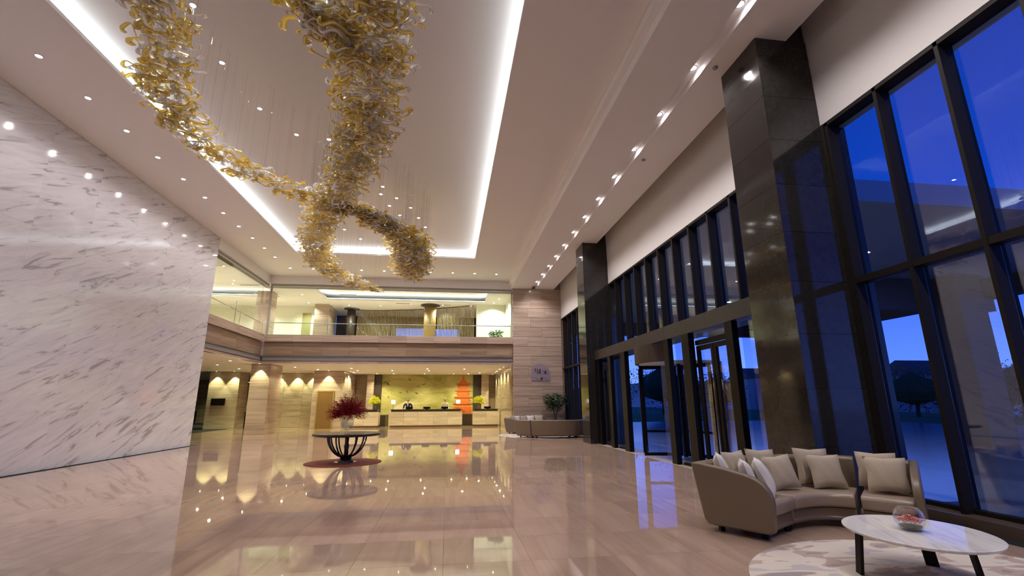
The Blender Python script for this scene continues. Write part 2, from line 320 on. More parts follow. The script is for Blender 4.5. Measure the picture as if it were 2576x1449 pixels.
for a in (-55, 125):
    arcwall(B(), math.radians(a), math.radians(a+14), rr-.012, rr, .02, 2.42, 5).obj('curved_pane', 'window_glass', rv)
    arcwall(B(), math.radians(a+96), math.radians(a+110), rr-.012, rr, .02, 2.42, 5).obj('curved_pane', 'window_glass', rv)
for a in (125, 235, 55, 305):
    B().tube([(rc[0]+math.cos(math.radians(a))*rr, rc[1]+math.sin(math.radians(a))*rr, z) for z in (0.0, 2.42)], .035, 8).obj('drum_post', 'black_metal', rv)
B().tube([(rc[0], rc[1], 0), (rc[0], rc[1], 2.42)], .06, 10).obj('shaft', 'black_metal', rv)
for k in range(3):
    a = math.radians(168+120*k); d = Vector((math.cos(a), math.sin(a), 0)); c0 = Vector((rc[0], rc[1], 0)); nn = Vector((-d.y, d.x, 0))*.02
    def slab(r0, r1, z0, z1, th=1.):
        p = [c0+d*r0+nn*th, c0+d*r1+nn*th, c0+d*r1-nn*th, c0+d*r0-nn*th]
        return B().prism([(q.x, q.y) for q in p], z0, z1)
    f_ = slab(.07, 1.07, .03, .11); f_2 = slab(.07, 1.07, 2.28, 2.38); f_3 = slab(1.0, 1.09, .11, 2.28); f_4 = slab(.07, .14, .11, 2.28); f_5 = slab(.14, 1.0, .62, .68)
    for q in (f_2, f_3, f_4, f_5): f_.add(q.v, q.f)
    wg = f_.obj('wing', 'black_metal', rv); slab(.14, 1.0, .11, 2.28, .2).obj('pane', 'window_glass', wg)
B().lathe([(1.05, 2.42), (1.05, 2.44)], 30, (rc[0], rc[1], 0)).obj('drum_ceiling', 'white_paint', rv)
struct('trim_6', B().box(5.24, 5.86, 7.14, 16.66, -.011, .004), 'sill_light')
struct('entry_floor_slab', B().box(5.86, 7.6, 6.36, 17.64, -.3, -.011), 'road')
# ------------------------------------------------------------------ balcony
struct('ceiling_under_balcony', B().box(-9.0, 3.35, 24.62, 44, 3.37, 4.7).box(-24, -9.2, 18.84, 44, 3.37, 4.7).box(-9.2, -9.0, 24.62, 44, 3.37, 4.7), 'white_paint')
bl = thing('balcony', 'stone clad balcony front wrapping the corner above the reception', 'balcony', (-3, 24.5, 3.37))
def bal(x0, x1, y0, y1, nm, mat, z0, z1, ax):
    for a, b_ in cut(x0 if ax == 'x' else y0, x1 if ax == 'x' else y1, 1.45, .0025):
        if ax == 'x': piece(nm, bl, mat, a, b_, y0, y1, z0, z1)
        else: piece(nm, bl, mat, x0, x1, a, b_, z0, z1)
bal(-9.0, 3.35, 24.39, 24.61, 'coping_panel', 'wood_stone', 4.42, 4.77, 'x'); bal(-9.19, -9.0, 18.85, 24.38, 'coping_panel', 'wood_stone', 4.42, 4.77, 'y')
bal(-9.0, 3.35, 24.50, 24.61, 'front_panel', 'dark_wood_stone', 3.74, 4.41, 'x'); bal(-9.19, -9.11, 18.85, 24.5, 'front_panel', 'dark_wood_stone', 3.74, 4.41, 'y')
bal(-9.0, 3.35, 24.44, 24.61, 'bottom_panel', 'wood_stone', 3.37, 3.48, 'x'); bal(-9.19, -9.05, 18.85, 24.44, 'bottom_panel', 'wood_stone', 3.37, 3.48, 'y')
for z in (3.50, 3.715):
    B().box(-9.0, 3.35, 24.42, 24.60, z-.012, z+.012).obj('steel_rail', 'steel', bl); B().box(-9.18, -9.03, 18.85, 24.6, z-.012, z+.012).obj('steel_rail', 'steel', bl)
B().box(-9.0, 3.35, 24.47, 24.52, 3.515, 3.70).obj('metal_band', 'vent_grey', bl); B().box(-9.13, -9.08, 18.85, 24.45, 3.515, 3.70).obj('metal_band', 'vent_grey', bl)
g = sroot('window_4')
for a, b_ in cut(-8.9, 3.27, 3.05, .006): B().box(a, b_, 24.50, 24.512, 4.78, 7.25).obj('pane', 'rail_glass', g)
for a, b_ in cut(18.9, 24.4, 2.75, .006): B().box(-9.15, -9.138, a, b_, 4.78, 7.25).obj('pane', 'rail_glass', g)
B().box(-8.98, -8.90, 24.46, 24.54, 4.78, 7.25).obj('corner_frame', 'vent_grey', g); B().box(3.28, 3.33, 24.46, 24.54, 4.78, 7.25).obj('corner_frame', 'vent_grey', g)
br = thing('balustrade', 'clear glass balustrade with thin steel handrail on the balcony', 'railing', (-3, 24.8, 4.7))
B().tube([(-9.4, 18.9, 5.58), (-9.4, 24.8, 5.42), (3.3, 24.8, 5.42)], .022, 6).obj('handrail', 'steel', br)
for a, b_ in cut(-9.3, 3.3, 1.8, .01): B().box(a, b_, 24.81, 24.82, 4.72, 5.58).obj('pane', 'rail_glass', br)
for a, b_ in cut(-9.3, 3.3, 3.6, 0)+[(3.28, 3.3)]: B().tube([(a, 24.8, 4.71), (a, 24.8, 5.55)], .015, 6).obj('post', 'steel', br)
for y in (19.1, 21.9): B().tube([(-9.4, y, 4.71), (-9.4, y, 5.9)], .012, 6).obj('post', 'steel', br)
def stone_column(name, label, x0, x1, y0, y1, z0, z1, mat='wood_stone', course=.6, cat='column'):
    z1 -= .006
    t = thing(name, label, cat, ((x0+x1)/2, (y0+y1)/2, z0)); B().box(x0+.02, x1-.02, y0+.02, y1-.02, z0, z1).obj('core', mat, t)
    n = max(1, round((z1-z0)/course))
    for i in range(n):
        a, b_ = z0+(z1-z0)*i/n+.004, z0+(z1-z0)*(i+1)/n-.004
        piece('stone_panel', t, mat, x0, x1, y0, y0+.02, a, b_); piece('stone_panel', t, mat, x1-.02, x1, y0+.022, y1-.022, a, b_); piece('stone_panel', t, mat, x0, x0+.02, y0+.022, y1-.022, a, b_)
    return t
stone_column('stone_column', 'striped stone column at the inner corner of the upper balcony', -9.95, -9.22, 25.4, 26.2, 4.71, 7.2)
# ------------------------------------------------------------------ upper lounge
struct('ceiling_lounge', B().box(-18, -9.3, 18.84, 20.9, 7.2, 7.3).box(-9.3, -6.9, 24.76, 33, 7.2, 7.3).box(2.07, 3.6, 24.76, 33, 7.2, 7.3).box(-6.9, 2.07, 27.35, 33, 7.2, 7.3)
       .box(-9.36, -9.3, 18.84, 24.76, 7.2, 7.3).box(-18, -9.3, 26.9, 33, 7.2, 7.3).box(-18.2, -9.36, 18.84, 33, 7.62, 7.68).box(-9.36, 3.6, 24.8, 33, 7.62, 7.68).box(-6.9, 2.07, 24.76, 24.8, 7.2, 7.62).box(-9.36, -9.34, 18.84, 24.76, 7.3, 7.79), 'white_paint')
cl = thing('cove_light', 'white light strip in the ceiling recess of the upper lounge', 'light strip', (-2.5, 26, 7.3))
for q in ((-7.05, -7.0, 24.9, 27.4), (2.15, 2.20, 24.9, 27.4), (-6.95, 2.1, 27.46, 27.52), (-18, -9.4, 20.78, 20.83), (-18, -9.4, 27.0, 27.05)): B().box(*q, 7.31, 7.34).obj('light_strip', 'cove_lounge', cl)
struct('floor_upper', B().box(-18, 3.35, 24.86, 33, 4.70, 4.72).box(-18, -9.45, 18.9, 24.86, 4.70, 4.72), 'beige_stone')
struct('wall_lounge', B().box(-18.2, -18, 18.84, 33, 4.72, 7.62).box(3.35, 3.6, 24.76, 33.2, 4.72, 7.62).box(-18, -7.9, 29.3, 29.5, 4.72, 7.2).box(-18, -9.35, 18.6, 18.84, 3.37, 7.7), 'cream_paint')
struct('wall_lounge_right', B().box(1.62, 3.34, 27.75, 27.9, 4.72, 7.2), 'cream_paint')
struct('door_1', B().box(-8.75, -8.25, 29.26, 29.298, 4.72, 6.75), 'olive_door')
struct('door_2', B().box(-13.2, -12.3, 29.26, 29.298, 4.72, 6.9).box(-12.25, -11.3, 29.26, 29.298, 4.72, 6.9), 'cream_paint')
stone_column('stone_pier', 'striped stone pier beside the dark opening of the upper lounge', -7.9, -7.1, 28.6, 30.6, 4.72, 7.2, 'wood_stone', .62, 'column')
struct('wall_lounge_back', B().box(-7.5, -3.59, 32.4, 32.6, 4.72, 7.2).box(-3.59, -1.62, 32.4, 32.6, 6.42, 7.2).box(-1.62, -.95, 32.4, 32.6, 4.72, 7.2).box(-.95, .6, 32.4, 32.6, 6.4, 7.2).box(.6, 3.34, 32.4, 32.6, 4.72, 7.2), 'dark_brown')
wn = sroot('window_5'); B().box(-3.59, -1.62, 32.5, 32.51, 4.72, 6.42).obj('pane', 'window_glass', wn); B().box(-.95, .6, 32.5, 32.51, 4.72, 6.4).obj('pane', 'window_glass', wn)
def rcol(label, x, y, r, mat):
    t = thing('round_column', label, 'column', (x, y, 4.72)); B().lathe([(r, 4.72), (r, 7.199)], 28, (x, y, 0)).obj('shaft', mat, t, True)
    B().lathe([(r+.02, 7.13), (r+.22, 7.17), (r+.22, 7.199)], 28, (x, y, 0)).obj('collar', 'dark_brown', t)
rcol('round golden wood column in the middle of the upper lounge', -1.15, 28.3, .36, 'gold_wood')
rcol('dark brown round column at the left end of the slat screen', -6.05, 29.9, .25, 'dark_brown')
sc = thing('slat_screen', 'curved screen of thin golden vertical slats in the upper lounge', 'screen', (-2.2, 29.6, 4.72))
smesh = B().box(-.016, .016, -.03, .03, 0, 2.46); sm_ = bpy.data.meshes.new('slat'); sm_.from_pydata(smesh.v, [], smesh.f); sm_.materials.append(MC['slat_gold'])
for i in range(84):
    x = -5.7+i*.086; y = 30.2-((x+5.7)/7.2)**2*2.3
    if -1.55 < x < -.75: continue
    o = bpy.data.objects.new('slat', sm_); COL.objects.link(o); o.parent = sc; o.location = (x+2.2, y-29.6, .01)
for a in range(7): pass
B().loft([[(x, 30.26-((x+5.7)/7.2)**2*2.3, z), (x, 30.20-((x+5.7)/7.2)**2*2.3, z)][::1]+[(x, 30.20-((x+5.7)/7.2)**2*2.3, z+.05), (x, 30.26-((x+5.7)/7.2)**2*2.3, z+.05)] for x in [-5.8+.5*i for i in range(15)] for z in (7.148,)]).obj('top_rail', 'dark_brown', sc)
vt = []
for (x, y) in ((-9.9, 24.2), (-2.7, 27.9), (-.4, 28.1), (-5.5, 25.9)):
    t = thing('air_vent', 'slim grey linear air vent in the upper lounge ceiling', 'vent', (x, y, 7.19), 'linear vents of the lounge ceiling')
    B().box(-.45, .45, -.05, .05, 0, .009).obj('frame', 'vent_grey', t, world=False); B().box(-.42, .42, -.012, .012, -.004, 0).obj('slot', 'black_metal', t, world=False)
# ------------------------------------------------------------------ under the balcony: reception and lobby
struct('wall_reception', B().box(-7.0, 3.6, 34.0, 34.2, 0, 3.37), 'dark_wood_stone')
ws = struct('wall_reception_side', B().box(3.36, 3.6, 24.92, 34, 0, 3.37), 'beige_stone')
for a, b_ in cut(24.92, 33.9, 1.8, .004):
    for c_, d_ in cut(0, 3.36, .84, .004): piece('stone_panel', ws, 'beige_stone', 3.335, 3.358, a, b_, c_, d_)
stone_column('stone_column', 'thick striped stone column under the corner of the balcony', -9.62, -8.72, 24.95, 26.7, 0, 3.37)
stone_column('stone_column', 'broad lit stone column carrying a black television in the left lobby', -14.25, -12.55, 31, 32.4, 0, 3.37, 'beige_stone')
stone_column('door_block', 'striped stone block holding a golden wood door', -7.98, -6.25, 30.0, 33.98, 0, 3.37, 'wood_stone', .62, 'wall')
wl2 = struct('wall_lobby', B().box(-11.5, -7.99, 32.2, 32.4, 0, 3.37).box(-24, -11.5, 41.8, 42, 0, 3.37).box(-24.2, -24, 18.84, 42, 0, 3.37).box(-24, -9.35, 18.62, 18.82, 0, 3.37).box(-11.5, -7, 41.8, 42, 0, 3.37).box(-11.7, -11.5, 32.2, 42, 0, 3.37), 'beige_stone')
for a, b_ in cut(-11.5, -8.0, 1.2, .004):
    for c_, d_ in cut(0, 3.36, .67, .004): piece('stone_panel', wl2, 'beige_stone', a, b_, 32.17, 32.2, c_, d_)
dr = sroot('door_3'); B().box(-7.62, -6.80, 29.94, 29.975, 0, 2.12).obj('door_leaf', 'door_wood', dr)
B().box(-7.70, -7.63, 29.93, 29.995, 0, 2.2).obj('door_frame', 'gold_wood', dr); B().box(-6.79, -6.72, 29.93, 29.995, 0, 2.2).obj('door_frame', 'gold_wood', dr); B().box(-7.63, -6.79, 29.93, 29.995, 2.13, 2.2).obj('door_frame', 'gold_wood', dr)
tv = thing('television', 'black flat television on the lit stone column of the left lobby', 'television', (-13.6, 30.96, 1.35)); B().box(-13.98, -13.2, 30.93, 30.985, 1.38, 1.78).obj('casing', 'black_metal', tv, bevel=.005); B().box(-13.96, -13.22, 30.925, 30.929, 1.40, 1.76).obj('screen', 'screen_black', tv)
for (x0, x1, d, mat, lb) in ((-4.96, -4.50, .2, 'dark_brown', 'dark brown panel left of the mural'), (1.79, 2.34, .2, 'dark_brown', 'dark brown panel right of the mural'), (-5.42, -4.97, .5, 'wood_stone', 'beige stone pilaster behind the left counter'), (2.35, 2.86, .5, 'wood_stone', 'beige stone pilaster behind the right counter')):
    t = thing('pilaster', lb, 'pilaster', ((x0+x1)/2, 33.8, 0))
    for c_, d_ in cut(0, 3.36, .67, .003): piece('panel', t, mat, x0, x1, 33.99-d, 33.99, c_, d_)
# mural with cranes and pagoda
mu = thing('mural', 'golden green painted mural of mist, cranes and an orange pagoda behind the counter', 'mural', (-1.36, 33.9, .5))
B().box(-4.49, 1.78, 33.90, 33.985, .05, 3.36).obj('painted_panel', 'mural_paint', mu)
def mflat(poly, mat, y, name): 
    B().loft([[(x, y, z) for x, z in poly], [(x, y+.015, z) for x, z in poly]]).obj(name, mat, mu)
pc = 1.10
tiers = [(2.72, .10, .62), (2.28, .60, .74), (1.84, .66, .80), (1.40, .70, .84)]
mflat([(pc-.06, 3.28), (pc+.06, 3.28), (pc+.10, 3.0), (pc-.10, 3.0)], 'orange_paint', 33.87, 'spire'); mflat([(pc-.012, 3.34), (pc+.012, 3.34), (pc+.03, 3.2), (pc-.03, 3.2)], 'orange_paint', 33.868, 'spire')
for i, z in enumerate((2.70, 2.24, 1.80, 1.36)):
    ww = .45+.045*i
    mflat([(pc-.14 if i == 0 else pc-ww+.12, z+.30), (pc+.14 if i == 0 else pc+ww-.12, z+.30), (pc+ww*.6, z+.12), (pc+ww+.08, z+.05), (pc+ww+.10, z-.0), (pc-ww-.10, z-.0), (pc-ww-.08, z+.05), (pc-ww*.6, z+.12)], 'orange_paint', 33.86-.003*i, 'pagoda_roof')
    mflat([(pc-ww+.06, z), (pc+ww-.06, z), (pc+ww-.06, z-.16), (pc-ww+.06, z-.16)], 'orange_dark', 33.872, 'pagoda_wall')
    mflat([(pc-ww-.02, z-.12), (pc+ww+.02, z-.12), (pc+ww, z-.17), (pc-ww, z-.17)], 'orange_light', 33.866, 'pagoda_balcony')
mflat([(pc-.62, 1.20), (pc+.60, 1.20), (pc+.60, .62), (pc-.15, .62), (pc-.25, .9), (pc-.7, 1.0)], 'orange_paint', 33.868, 'pagoda_base')
mflat([(pc-.5, 1.12), (pc-.1, 1.05), (pc+.2, .85), (pc-.05, .7), (pc-.3, .8)], 'orange_dark', 33.862, 'pagoda_base')
for (x, z, s, a) in ((-2.62, 3.02, .20, -.4), (-1.62, 2.72, .18, .6), (-2.0, 2.55, .17, .1), (-2.1, 2.1, .2, -.3), (-4.1, 2.75, .30, -.5), (-4.32, 2.85, .16, .4), (-3.2, 2.15, .14, .2), (-2.75, 2.2, .15, -.9), (-4.0, 1.85, .15, -.7)):
    P = [(-1, .12), (-.2, .28), (.25, .1), (1, -.25), (.3, -.08), (-.1, -.3), (-.15, .02)]
    mflat([(x+s*(p*math.cos(a)-q*math.sin(a)), z+s*(p*math.sin(a)+q*math.cos(a))) for p, q in P], 'ink', 33.885, 'crane')
mflat([(-3.9, .85), (-3.6, 1.15), (-3.1, 1.45), (-2.7, 1.62), (-2.3, 1.5), (-1.75, 1.42), (-2.3, 1.34), (-2.7, 1.1), (-3.0, .85)], 'pale_paint', 33.888, 'painted_rock')
# counters
def counter(x0, x1, n, label):
    t = thing('reception_counter', label, 'counter', ((x0+x1)/2, 30.7, 0))
    B().box(x0+.1, x1-.1, 30.5, 31.3, 0, .12).obj('plinth', 'dark_wood_stone', t); B().box(x0+.02, x1-.02, 30.45, 31.32, .12, .90).obj('body', 'counter_stone', t)
    for a, b_ in cut(x0, x1, (x1-x0)/n, .006):
        piece('front_panel', t, 'counter_stone', a, b_, 30.42, 30.45, .12, .60); piece('front_panel', t, 'counter_stone', a, b_, 30.42, 30.45, .61, .92)
    B().box(x0+.12, x1-.12, 30.52, 31.3, .90, 1.02).obj('upstand', 'dark_brown', t); B().box(x0+.08, x1-.08, 30.5, 31.34, 1.02, 1.06).obj('worktop', 'dark_wood', t)
counter(-3.52, .96, 5, 'long central reception counter with beige stone front and dark top')
counter(1.60, 3.30, 2, 'shorter reception counter at the right end with yellow flowers on it')
counter(-5.9, -4.12, 2, 'shorter reception counter at the left partly behind the red flowers')
B().box(.95, 1.7, 32.0, 33.6, 0, .72).obj('dark_cabinet', 'dark_brown'); tag(bpy.data.objects['dark_cabinet'], 'dark low cabinet in the gap between central and right counters', 'cabinet')
B().box(-4.5, -3.9, 32.0, 33.6, 0, .70).obj('dark_cabinet', 'dark_brown'); tag(bpy.data.objects['dark_cabinet.001'], 'dark low cabinet in the gap left of the central counter', 'cabinet')
for x, lb in ((-2.35, 'black monitor in front of the man in a dark suit'), (-1.26, 'black monitor in the middle of the central counter'), (-.15, 'black monitor in front of the woman in a cream blouse'), (2.57, 'black monitor on the right reception counter')):
    t = thing('monitor', lb, 'monitor', (x, 30.95, 1.06), 'monitors on the reception counters'); B().box(-.22, .22, -.02, .02, .02, .15).obj('casing', 'black_metal', t, world=False, bevel=.004); B().box(-.2, .2, .021, .023, .03, .14).obj('screen', 'screen_black', t, world=False); B().box(-.08, .08, -.05, .05, 0, .02).obj('foot', 'black_metal', t, world=False)
for x, lb in ((-3.32, 'square white lantern at the left end of the central counter'), (.70, 'square white lantern at the right end of the central counter')):
    t = thing('lantern', lb, 'lamp', (x, 30.8, 1.06)); B().box(-.12, .12, -.06, .06, .34, .57).obj('shade', 'lantern_glow', t, world=False, bevel=.02); B().tube([(0, 0, .01), (0, 0, .34)], .012, 6).obj('stem', 'steel', t, world=False); B().lathe([(.07, 0), (.07, .012)], 14).obj('base', 'steel', t, world=False)
# ------------------------------------------------------------------ people
def person(x, y, label, woman=False):
    t = thing('person', label, 'person', (x, y, 0), rz=PI)
    sh, h = (.19, 1.62) if woman else (.22, 1.66)
    V = [(0, 0, .92), (0, 0, 1.10), (0, .01, 1.28), (0, .0, 1.40), (0, -.01, 1.46), (0, .0, 1.53)]
    E_ = [(0, 1), (1, 2), (2, 3), (3, 4), (4, 5)]; rad = [.15, .13, .155, .12, .055, .052]
    def ch(base, pts, rs):
        p = base
        for q, r_ in zip(pts, rs): V.append(q); rad.append(r_); E_.append((p, len(V)-1)); p = len(V)-1
        return p
    for s in (-1, 1):
        hnd = ch(3, [(s*sh*.6, 0, 1.39), (s*sh, .0, 1.35), (s*(sh+.05), .02, 1.10), (s*(sh-.02), .24, 1.10), (s*(sh-.05), .30, 1.10)], [.07, .065, .05, .034, .03])
        for k in range(4): ch(hnd, [(s*(sh-.05)+(k-1.5)*.02, .35, 1.105), (s*(sh-.05)+(k-1.5)*.021, .385-.006*abs(k-1.5), 1.09)], [.010, .009])
        ch(hnd, [(s*(sh-.09), .32, 1.10), (s*(sh-.11), .345, 1.09)], [.011, .009])
        ch(0, [(s*.09, 0, .84), (s*.10, .01, .48), (s*.10, -.01, .09), (s*.10, .10, .045)], [.10, .065, .045, .04])
    me = bpy.data.meshes.new('body'); me.from_pydata(V, E_, []); o = link('body', me, t, world=False)
    sk = o.modifiers.new('s', 'SKIN'); sk.use_smooth_shade = True
    for i, r_ in enumerate(rad): me.skin_vertices[0].data[i].radius = (r_, r_*(.72 if i in (0, 1, 2, 3) else 1))
    me.skin_vertices[0].data[0].use_root = True
    ss = o.modifiers.new('u', 'SUBSURF'); ss.levels = ss.render_levels = 1
    dg = bpy.context.evaluated_depsgraph_get(); ev = o.evaluated_get(dg); nm = bpy.data.meshes.new_from_object(ev); o.modifiers.clear(); o.data = nm
    nm.materials.clear()
    for q in ('skin', 'cream_blouse' if woman else 'navy_suit', 'navy_suit', 'rubber'): nm.materials.append(MC[q])
    for p in nm.polygons:
        c = p.center; p.use_smooth = True
        p.material_index = 3 if c.z < .08 else 2 if c.z < .93 else 0 if (c.z > 1.445 or c.y > .25) else 1
    hb = B(); hr = []
    for i in range(9):
        a = PI*i/8; zz = 1.62-.115*math.cos(a); r_ = .088*math.sin(a)**.8+.004; r_ *= (.86 if zz < 1.58 else 1)
        hr.append([(r_*.88*math.cos(q*PI/8), r_*1.08*math.sin(q*PI/8)+(.012 if 1.585 < zz < 1.63 and q == 4 else 0), zz) for q in range(16)])
    hd_ = hb.loft(hr).obj('head', 'skin', t, True, world=False)
    for s in (-1, 1):
        B().lathe([(.002, -.008), (.011, 0), (.002, .008)], 8, (s*.03, .082, 1.625)).obj('eye', 'hair', hd_, world=False)
        B().box(s*.082-.006, s*.082+.006, -.01, .02, 1.59, 1.64).obj('ear', 'skin', hd_, world=False)
    B().box(-.025, .025, .076, .084, 1.563, 1.572).obj('mouth', 'red_petal', hd_, world=False); B().prism([(-.012, .085), (.012, .085), (0, .107)], 1.588, 1.615).obj('nose', 'skin', hd_, world=False)
    hh = []
    for i in range(7):
        a = PI*.62*i/6; zz = 1.635+.118*math.cos(a); r_ = .098*math.sin(a)+.003
        hh.append([(r_*.94*math.cos(q*PI/8), r_*1.1*math.sin(q*PI/8)-.018-(.0 if math.sin(q*PI/8) < .3 else .02*i/3), zz) for q in range(16)])
    B().loft(hh).obj('hair', 'hair', t, True, world=False)
    if woman: B().lathe([(.01, -.04), (.045, -.02), (.045, .02), (.01, .04)], 10, (0, -.13, 1.62)).obj('hair_bun', 'hair', t, True, world=False)
    else:
        B().loft([[(-.045, .105, 1.42), (.045, .105, 1.42), (0, .125, 1.20)], [(-.04, .13, 1.42), (.04, .13, 1.42), (0, .14, 1.20)]]).obj('shirt', 'white_shirt', t, world=False)
person(-2.5, 31.75, 'man in a dark suit and white shirt standing behind the central counter')
person(-.13, 31.75, 'woman in a cream blouse standing behind the central counter', True)
# ------------------------------------------------------------------ flowers
def spray(t, n, c, rad, mat, up_=.5, seed=1, thick=.006, bud=.016):
    q = random.Random(seed); b = B(); l = B()
    for i in range(n):
        th = q.uniform(0, 2*PI); el = math.acos(q.uniform(-.25, 1)); R_ = rad*(.72+.28*q.random())
        tip = Vector((math.sin(el)*math.cos(th), math.sin(el)*math.sin(th), math.cos(el)*1.0+.05))*R_
        mid = tip*.5+Vector((0, 0, .12*rad)); b.tube([c, Vector(c)+mid, Vector(c)+tip], [thick*.6, thick*.5, thick*.3], 3)
        for k in range(9):
            f_ = .45+.55*k/8; p = Vector(c)+tip*f_+Vector((q.uniform(-1, 1), q.uniform(-1, 1), q.uniform(-1, 1)))*.07*rad
            d = Vector((q.uniform(-1, 1), q.uniform(-1, 1), q.uniform(-1, 1))).normalized(); a = d.orthogonal().normalized()*bud*.6; e2 = d.cross(a)
            l.add([p-d*bud*1.6, p+a, p+e2, p-a, p-e2, p+d*bud*1.6], [(0, 2, 1), (0, 3, 2), (0, 4, 3), (0, 1, 4), (5, 1, 2), (5, 2, 3), (5, 3, 4), (5, 4, 1)])
    o = b.obj('stems', mat, t, world=False); o['kind'] = 'stuff'; o = l.obj('blossoms', mat, t, world=False); o['kind'] = 'stuff'
tz = .70
t = thing('round_table', 'round dark wood pedestal table with curved ribs on a red rug', 'table', (-2.45, 12.7, .008))
B().lathe([(.80, tz-.07), (.82, tz-.05), (.82, tz-.012), (.80, tz-.008)], 48).obj('tabletop', 'dark_wood', t, world=False)
for k in range(12):
    a = 2*PI*k/12+.13; P = []
    for i in range(11):
        f_ = i/10; r_ = .10+.36*math.sin(f_*PI/2)**.75 if f_ > 0 else .10; P.append((math.cos(a)*r_, math.sin(a)*r_, .13+(tz-.07-.13)*f_**1.25))
    B().tube(P, .02, 6).obj('rib', 'dark_wood', t, True, world=False)
B().lathe([(.19, 0), (.19, .03), (.15, .06), (.13, .13), (.06, .15), (.05, .3), (.065, .38), (.045, .45), (.05, tz-.07)], 24).obj('pedestal', 'dark_wood', t, True, world=False)
B().lathe([(.27, 0), (.27, .012)], 30).obj('foot_plate', 'steel', t, world=False)
o = B().lathe([(.91, 0.001), (.91, .008)], 60, (-2.5, 12.7, 0)).obj('round_rug', 'red_carpet'); tag(o, 'round dark red rug under the round pedestal table', 'rug')
t = thing('flower_arrangement', 'large arrangement of dark red blossom sprays in a round glass vase', 'flowers', (-2.47, 12.7, tz+.001))
B().lathe([(.07, 0), (.085, .01), (.05, .05), (.13, .12), (.155, .2), (.16, .30), (.13, .38), (.12, .40), (.115, .40), (.125, .38), (.153, .30), (.148, .2), (.12, .125), (.01, .06)], 24).obj('glass_vase', 'clear_glass', t, True, world=False)
B().lathe([(.01, .065), (.118, .128), (.143, .20), (.140, .24), (.01, .24)], 20).obj('water', 'clear_glass', t, True, world=False)
spray(t, 330, (0, 0, .42), .54, 'red_petal', seed=3, thick=.009, bud=.0125)
for x, y, lb in ((-4.45, 30.8, 'yellow flower arrangement in a tall vase on the left counter'), (2.0, 30.8, 'yellow flower arrangement in a tall vase on the right counter')):
    t = thing('flower_arrangement', lb, 'flowers', (x, y, 1.06)); B().lathe([(.06, 0), (.045, .1), (.07, .40), (.065, .40), (.04, .1), (.01, .02)], 16).obj('glass_vase', 'clear_glass', t, True, world=False)
    spray(t, 120, (0, 0, .42), .42, 'yellow_petal', seed=int(x*10)+90, thick=.010, bud=.028)
# ------------------------------------------------------------------ sofas
def loftsec(O, Q, sec, i0=0, i1=None):
    rings = []
    for o_, q_ in list(zip(O, Q))[i0:i1]:
        o_, q_ = Vector(o_), Vector(q_); L_ = (o_-q_).length; d = (o_-q_)/L_; rings.append([(q_.x+d.x*s(L_), q_.y+d.y*s(L_), z) for s, z in sec])
    return rings
K = lambda v: (lambda L_: v)
E2 = lambda v: (lambda L_: L_-v)
SHELL = [(K(.05), .07), (K(.03), .10), (K(.05), .125), (K(.05), .215), (E2(.20), .215), (E2(.15), .69), (E2(.12), .715), (E2(.03), .72), (E2(0), .70), (E2(.11), .12), (E2(.16), .07)]
CUSH = [(K(.02), .22), (K(0), .24), (K(0), .335), (K(.03), .368), (E2(.23), .368), (E2(.205), .34), (E2(.205), .22)]
def lerp2(P, n):
    out = []
    d = [0]
    for a, b_ in zip(P, P[1:]): d.append(d[-1]+math.dist(a, b_))
    for i in range(n):
        s = d[-1]*i/(n-1); k = max(j for j in range(len(d)-1) if d[j] <= s+1e-9); f_ = (s-d[k])/(d[k+1]-d[k]); out.append((P[k][0]+(P[k+1][0]-P[k][0])*f_, P[k][1]+(P[k+1][1]-P[k][1])*f_))
    return out
def smooth(P, n):
    out = []; m_ = len(P)-1
    for i in range(n):
        u = i/(n-1)*m_; k = min(int(u), m_-1); f_ = u-k; p0, p1, p2, p3 = P[max(k-1, 0)], P[k], P[k+1], P[min(k+2, m_)]
        out.append(tuple(.5*(2*p1[j]+(-p0[j]+p2[j])*f_+(2*p0[j]-5*p1[j]+4*p2[j]-p3[j])*f_*f_+(-p0[j]+3*p1[j]-3*p2[j]+p3[j])*f_**3) for j in (0, 1)))
    return out
def arm(t, o_, q_, side, th):
    o_, q_ = Vector(o_), Vector(q_); L_ = (o_-q_).length; d = (o_-q_)/L_; n_ = Vector((-d.y, d.x))*side
    sec = [(.02, .07), (-.02, .09), (-.03, .12), (-.045, .36), (-.042, .42), (-.028, .47), (-.002, .515), (.035, .555), (.08, .585), (.14, .612), (.22, .635), (L_*.5, .675), (L_-.1, .715), (L_-.03, .72), (L_, .70), (L_-.11, .12), (L_-.16, .07)]
    r0 = [(q_.x+d.x*s, q_.y+d.y*s, z) for s, z in sec]; r1 = [(x+n_.x*th, y+n_.y*th, z) for x, y, z in r0]
    B().loft([r0, r1] if side > 0 else [r1, r0]).obj('arm', 'leather_shell', t, bevel=.025, sharp=40)
def sofa(mods, label, arms, origin):
    t = thing('curved_sofa', label, 'sofa', origin)
    for O, Q in mods:
        B().loft(loftsec(O, Q, SHELL)).obj('frame', 'leather_shell', t, bevel=.012, sharp=40)
        B().loft(loftsec(O, Q, CUSH)).obj('seat_cushion', 'leather', t, bevel=.018, sharp=50)
        for j in (0, len(O)-1):
            for f_ in (.15, .75):
                x = Q[j][0]+(O[j][0]-Q[j][0])*f_; y = Q[j][1]+(O[j][1]-Q[j][1])*f_; j2 = 1 if j == 0 else j-1
                x += (Q[j2][0]-x)*.10*(1 if len(O) > 2 else .5); y += (Q[j2][1]-y)*.10
                B().box(x-.025, x+.025, y-.025, y+.025, origin[2], .075).obj('foot', 'black_metal', t)
    for (m_, j, side, th) in arms: arm(t, mods[m_][0][j], mods[m_][1][j], side, th)
    return t
O2 = smooth([(3.43, 5.88), (3.80, 6.03), (4.20, 6.09), (4.62, 6.07), (4.94, 5.95), (5.17, 5.70)], 16)
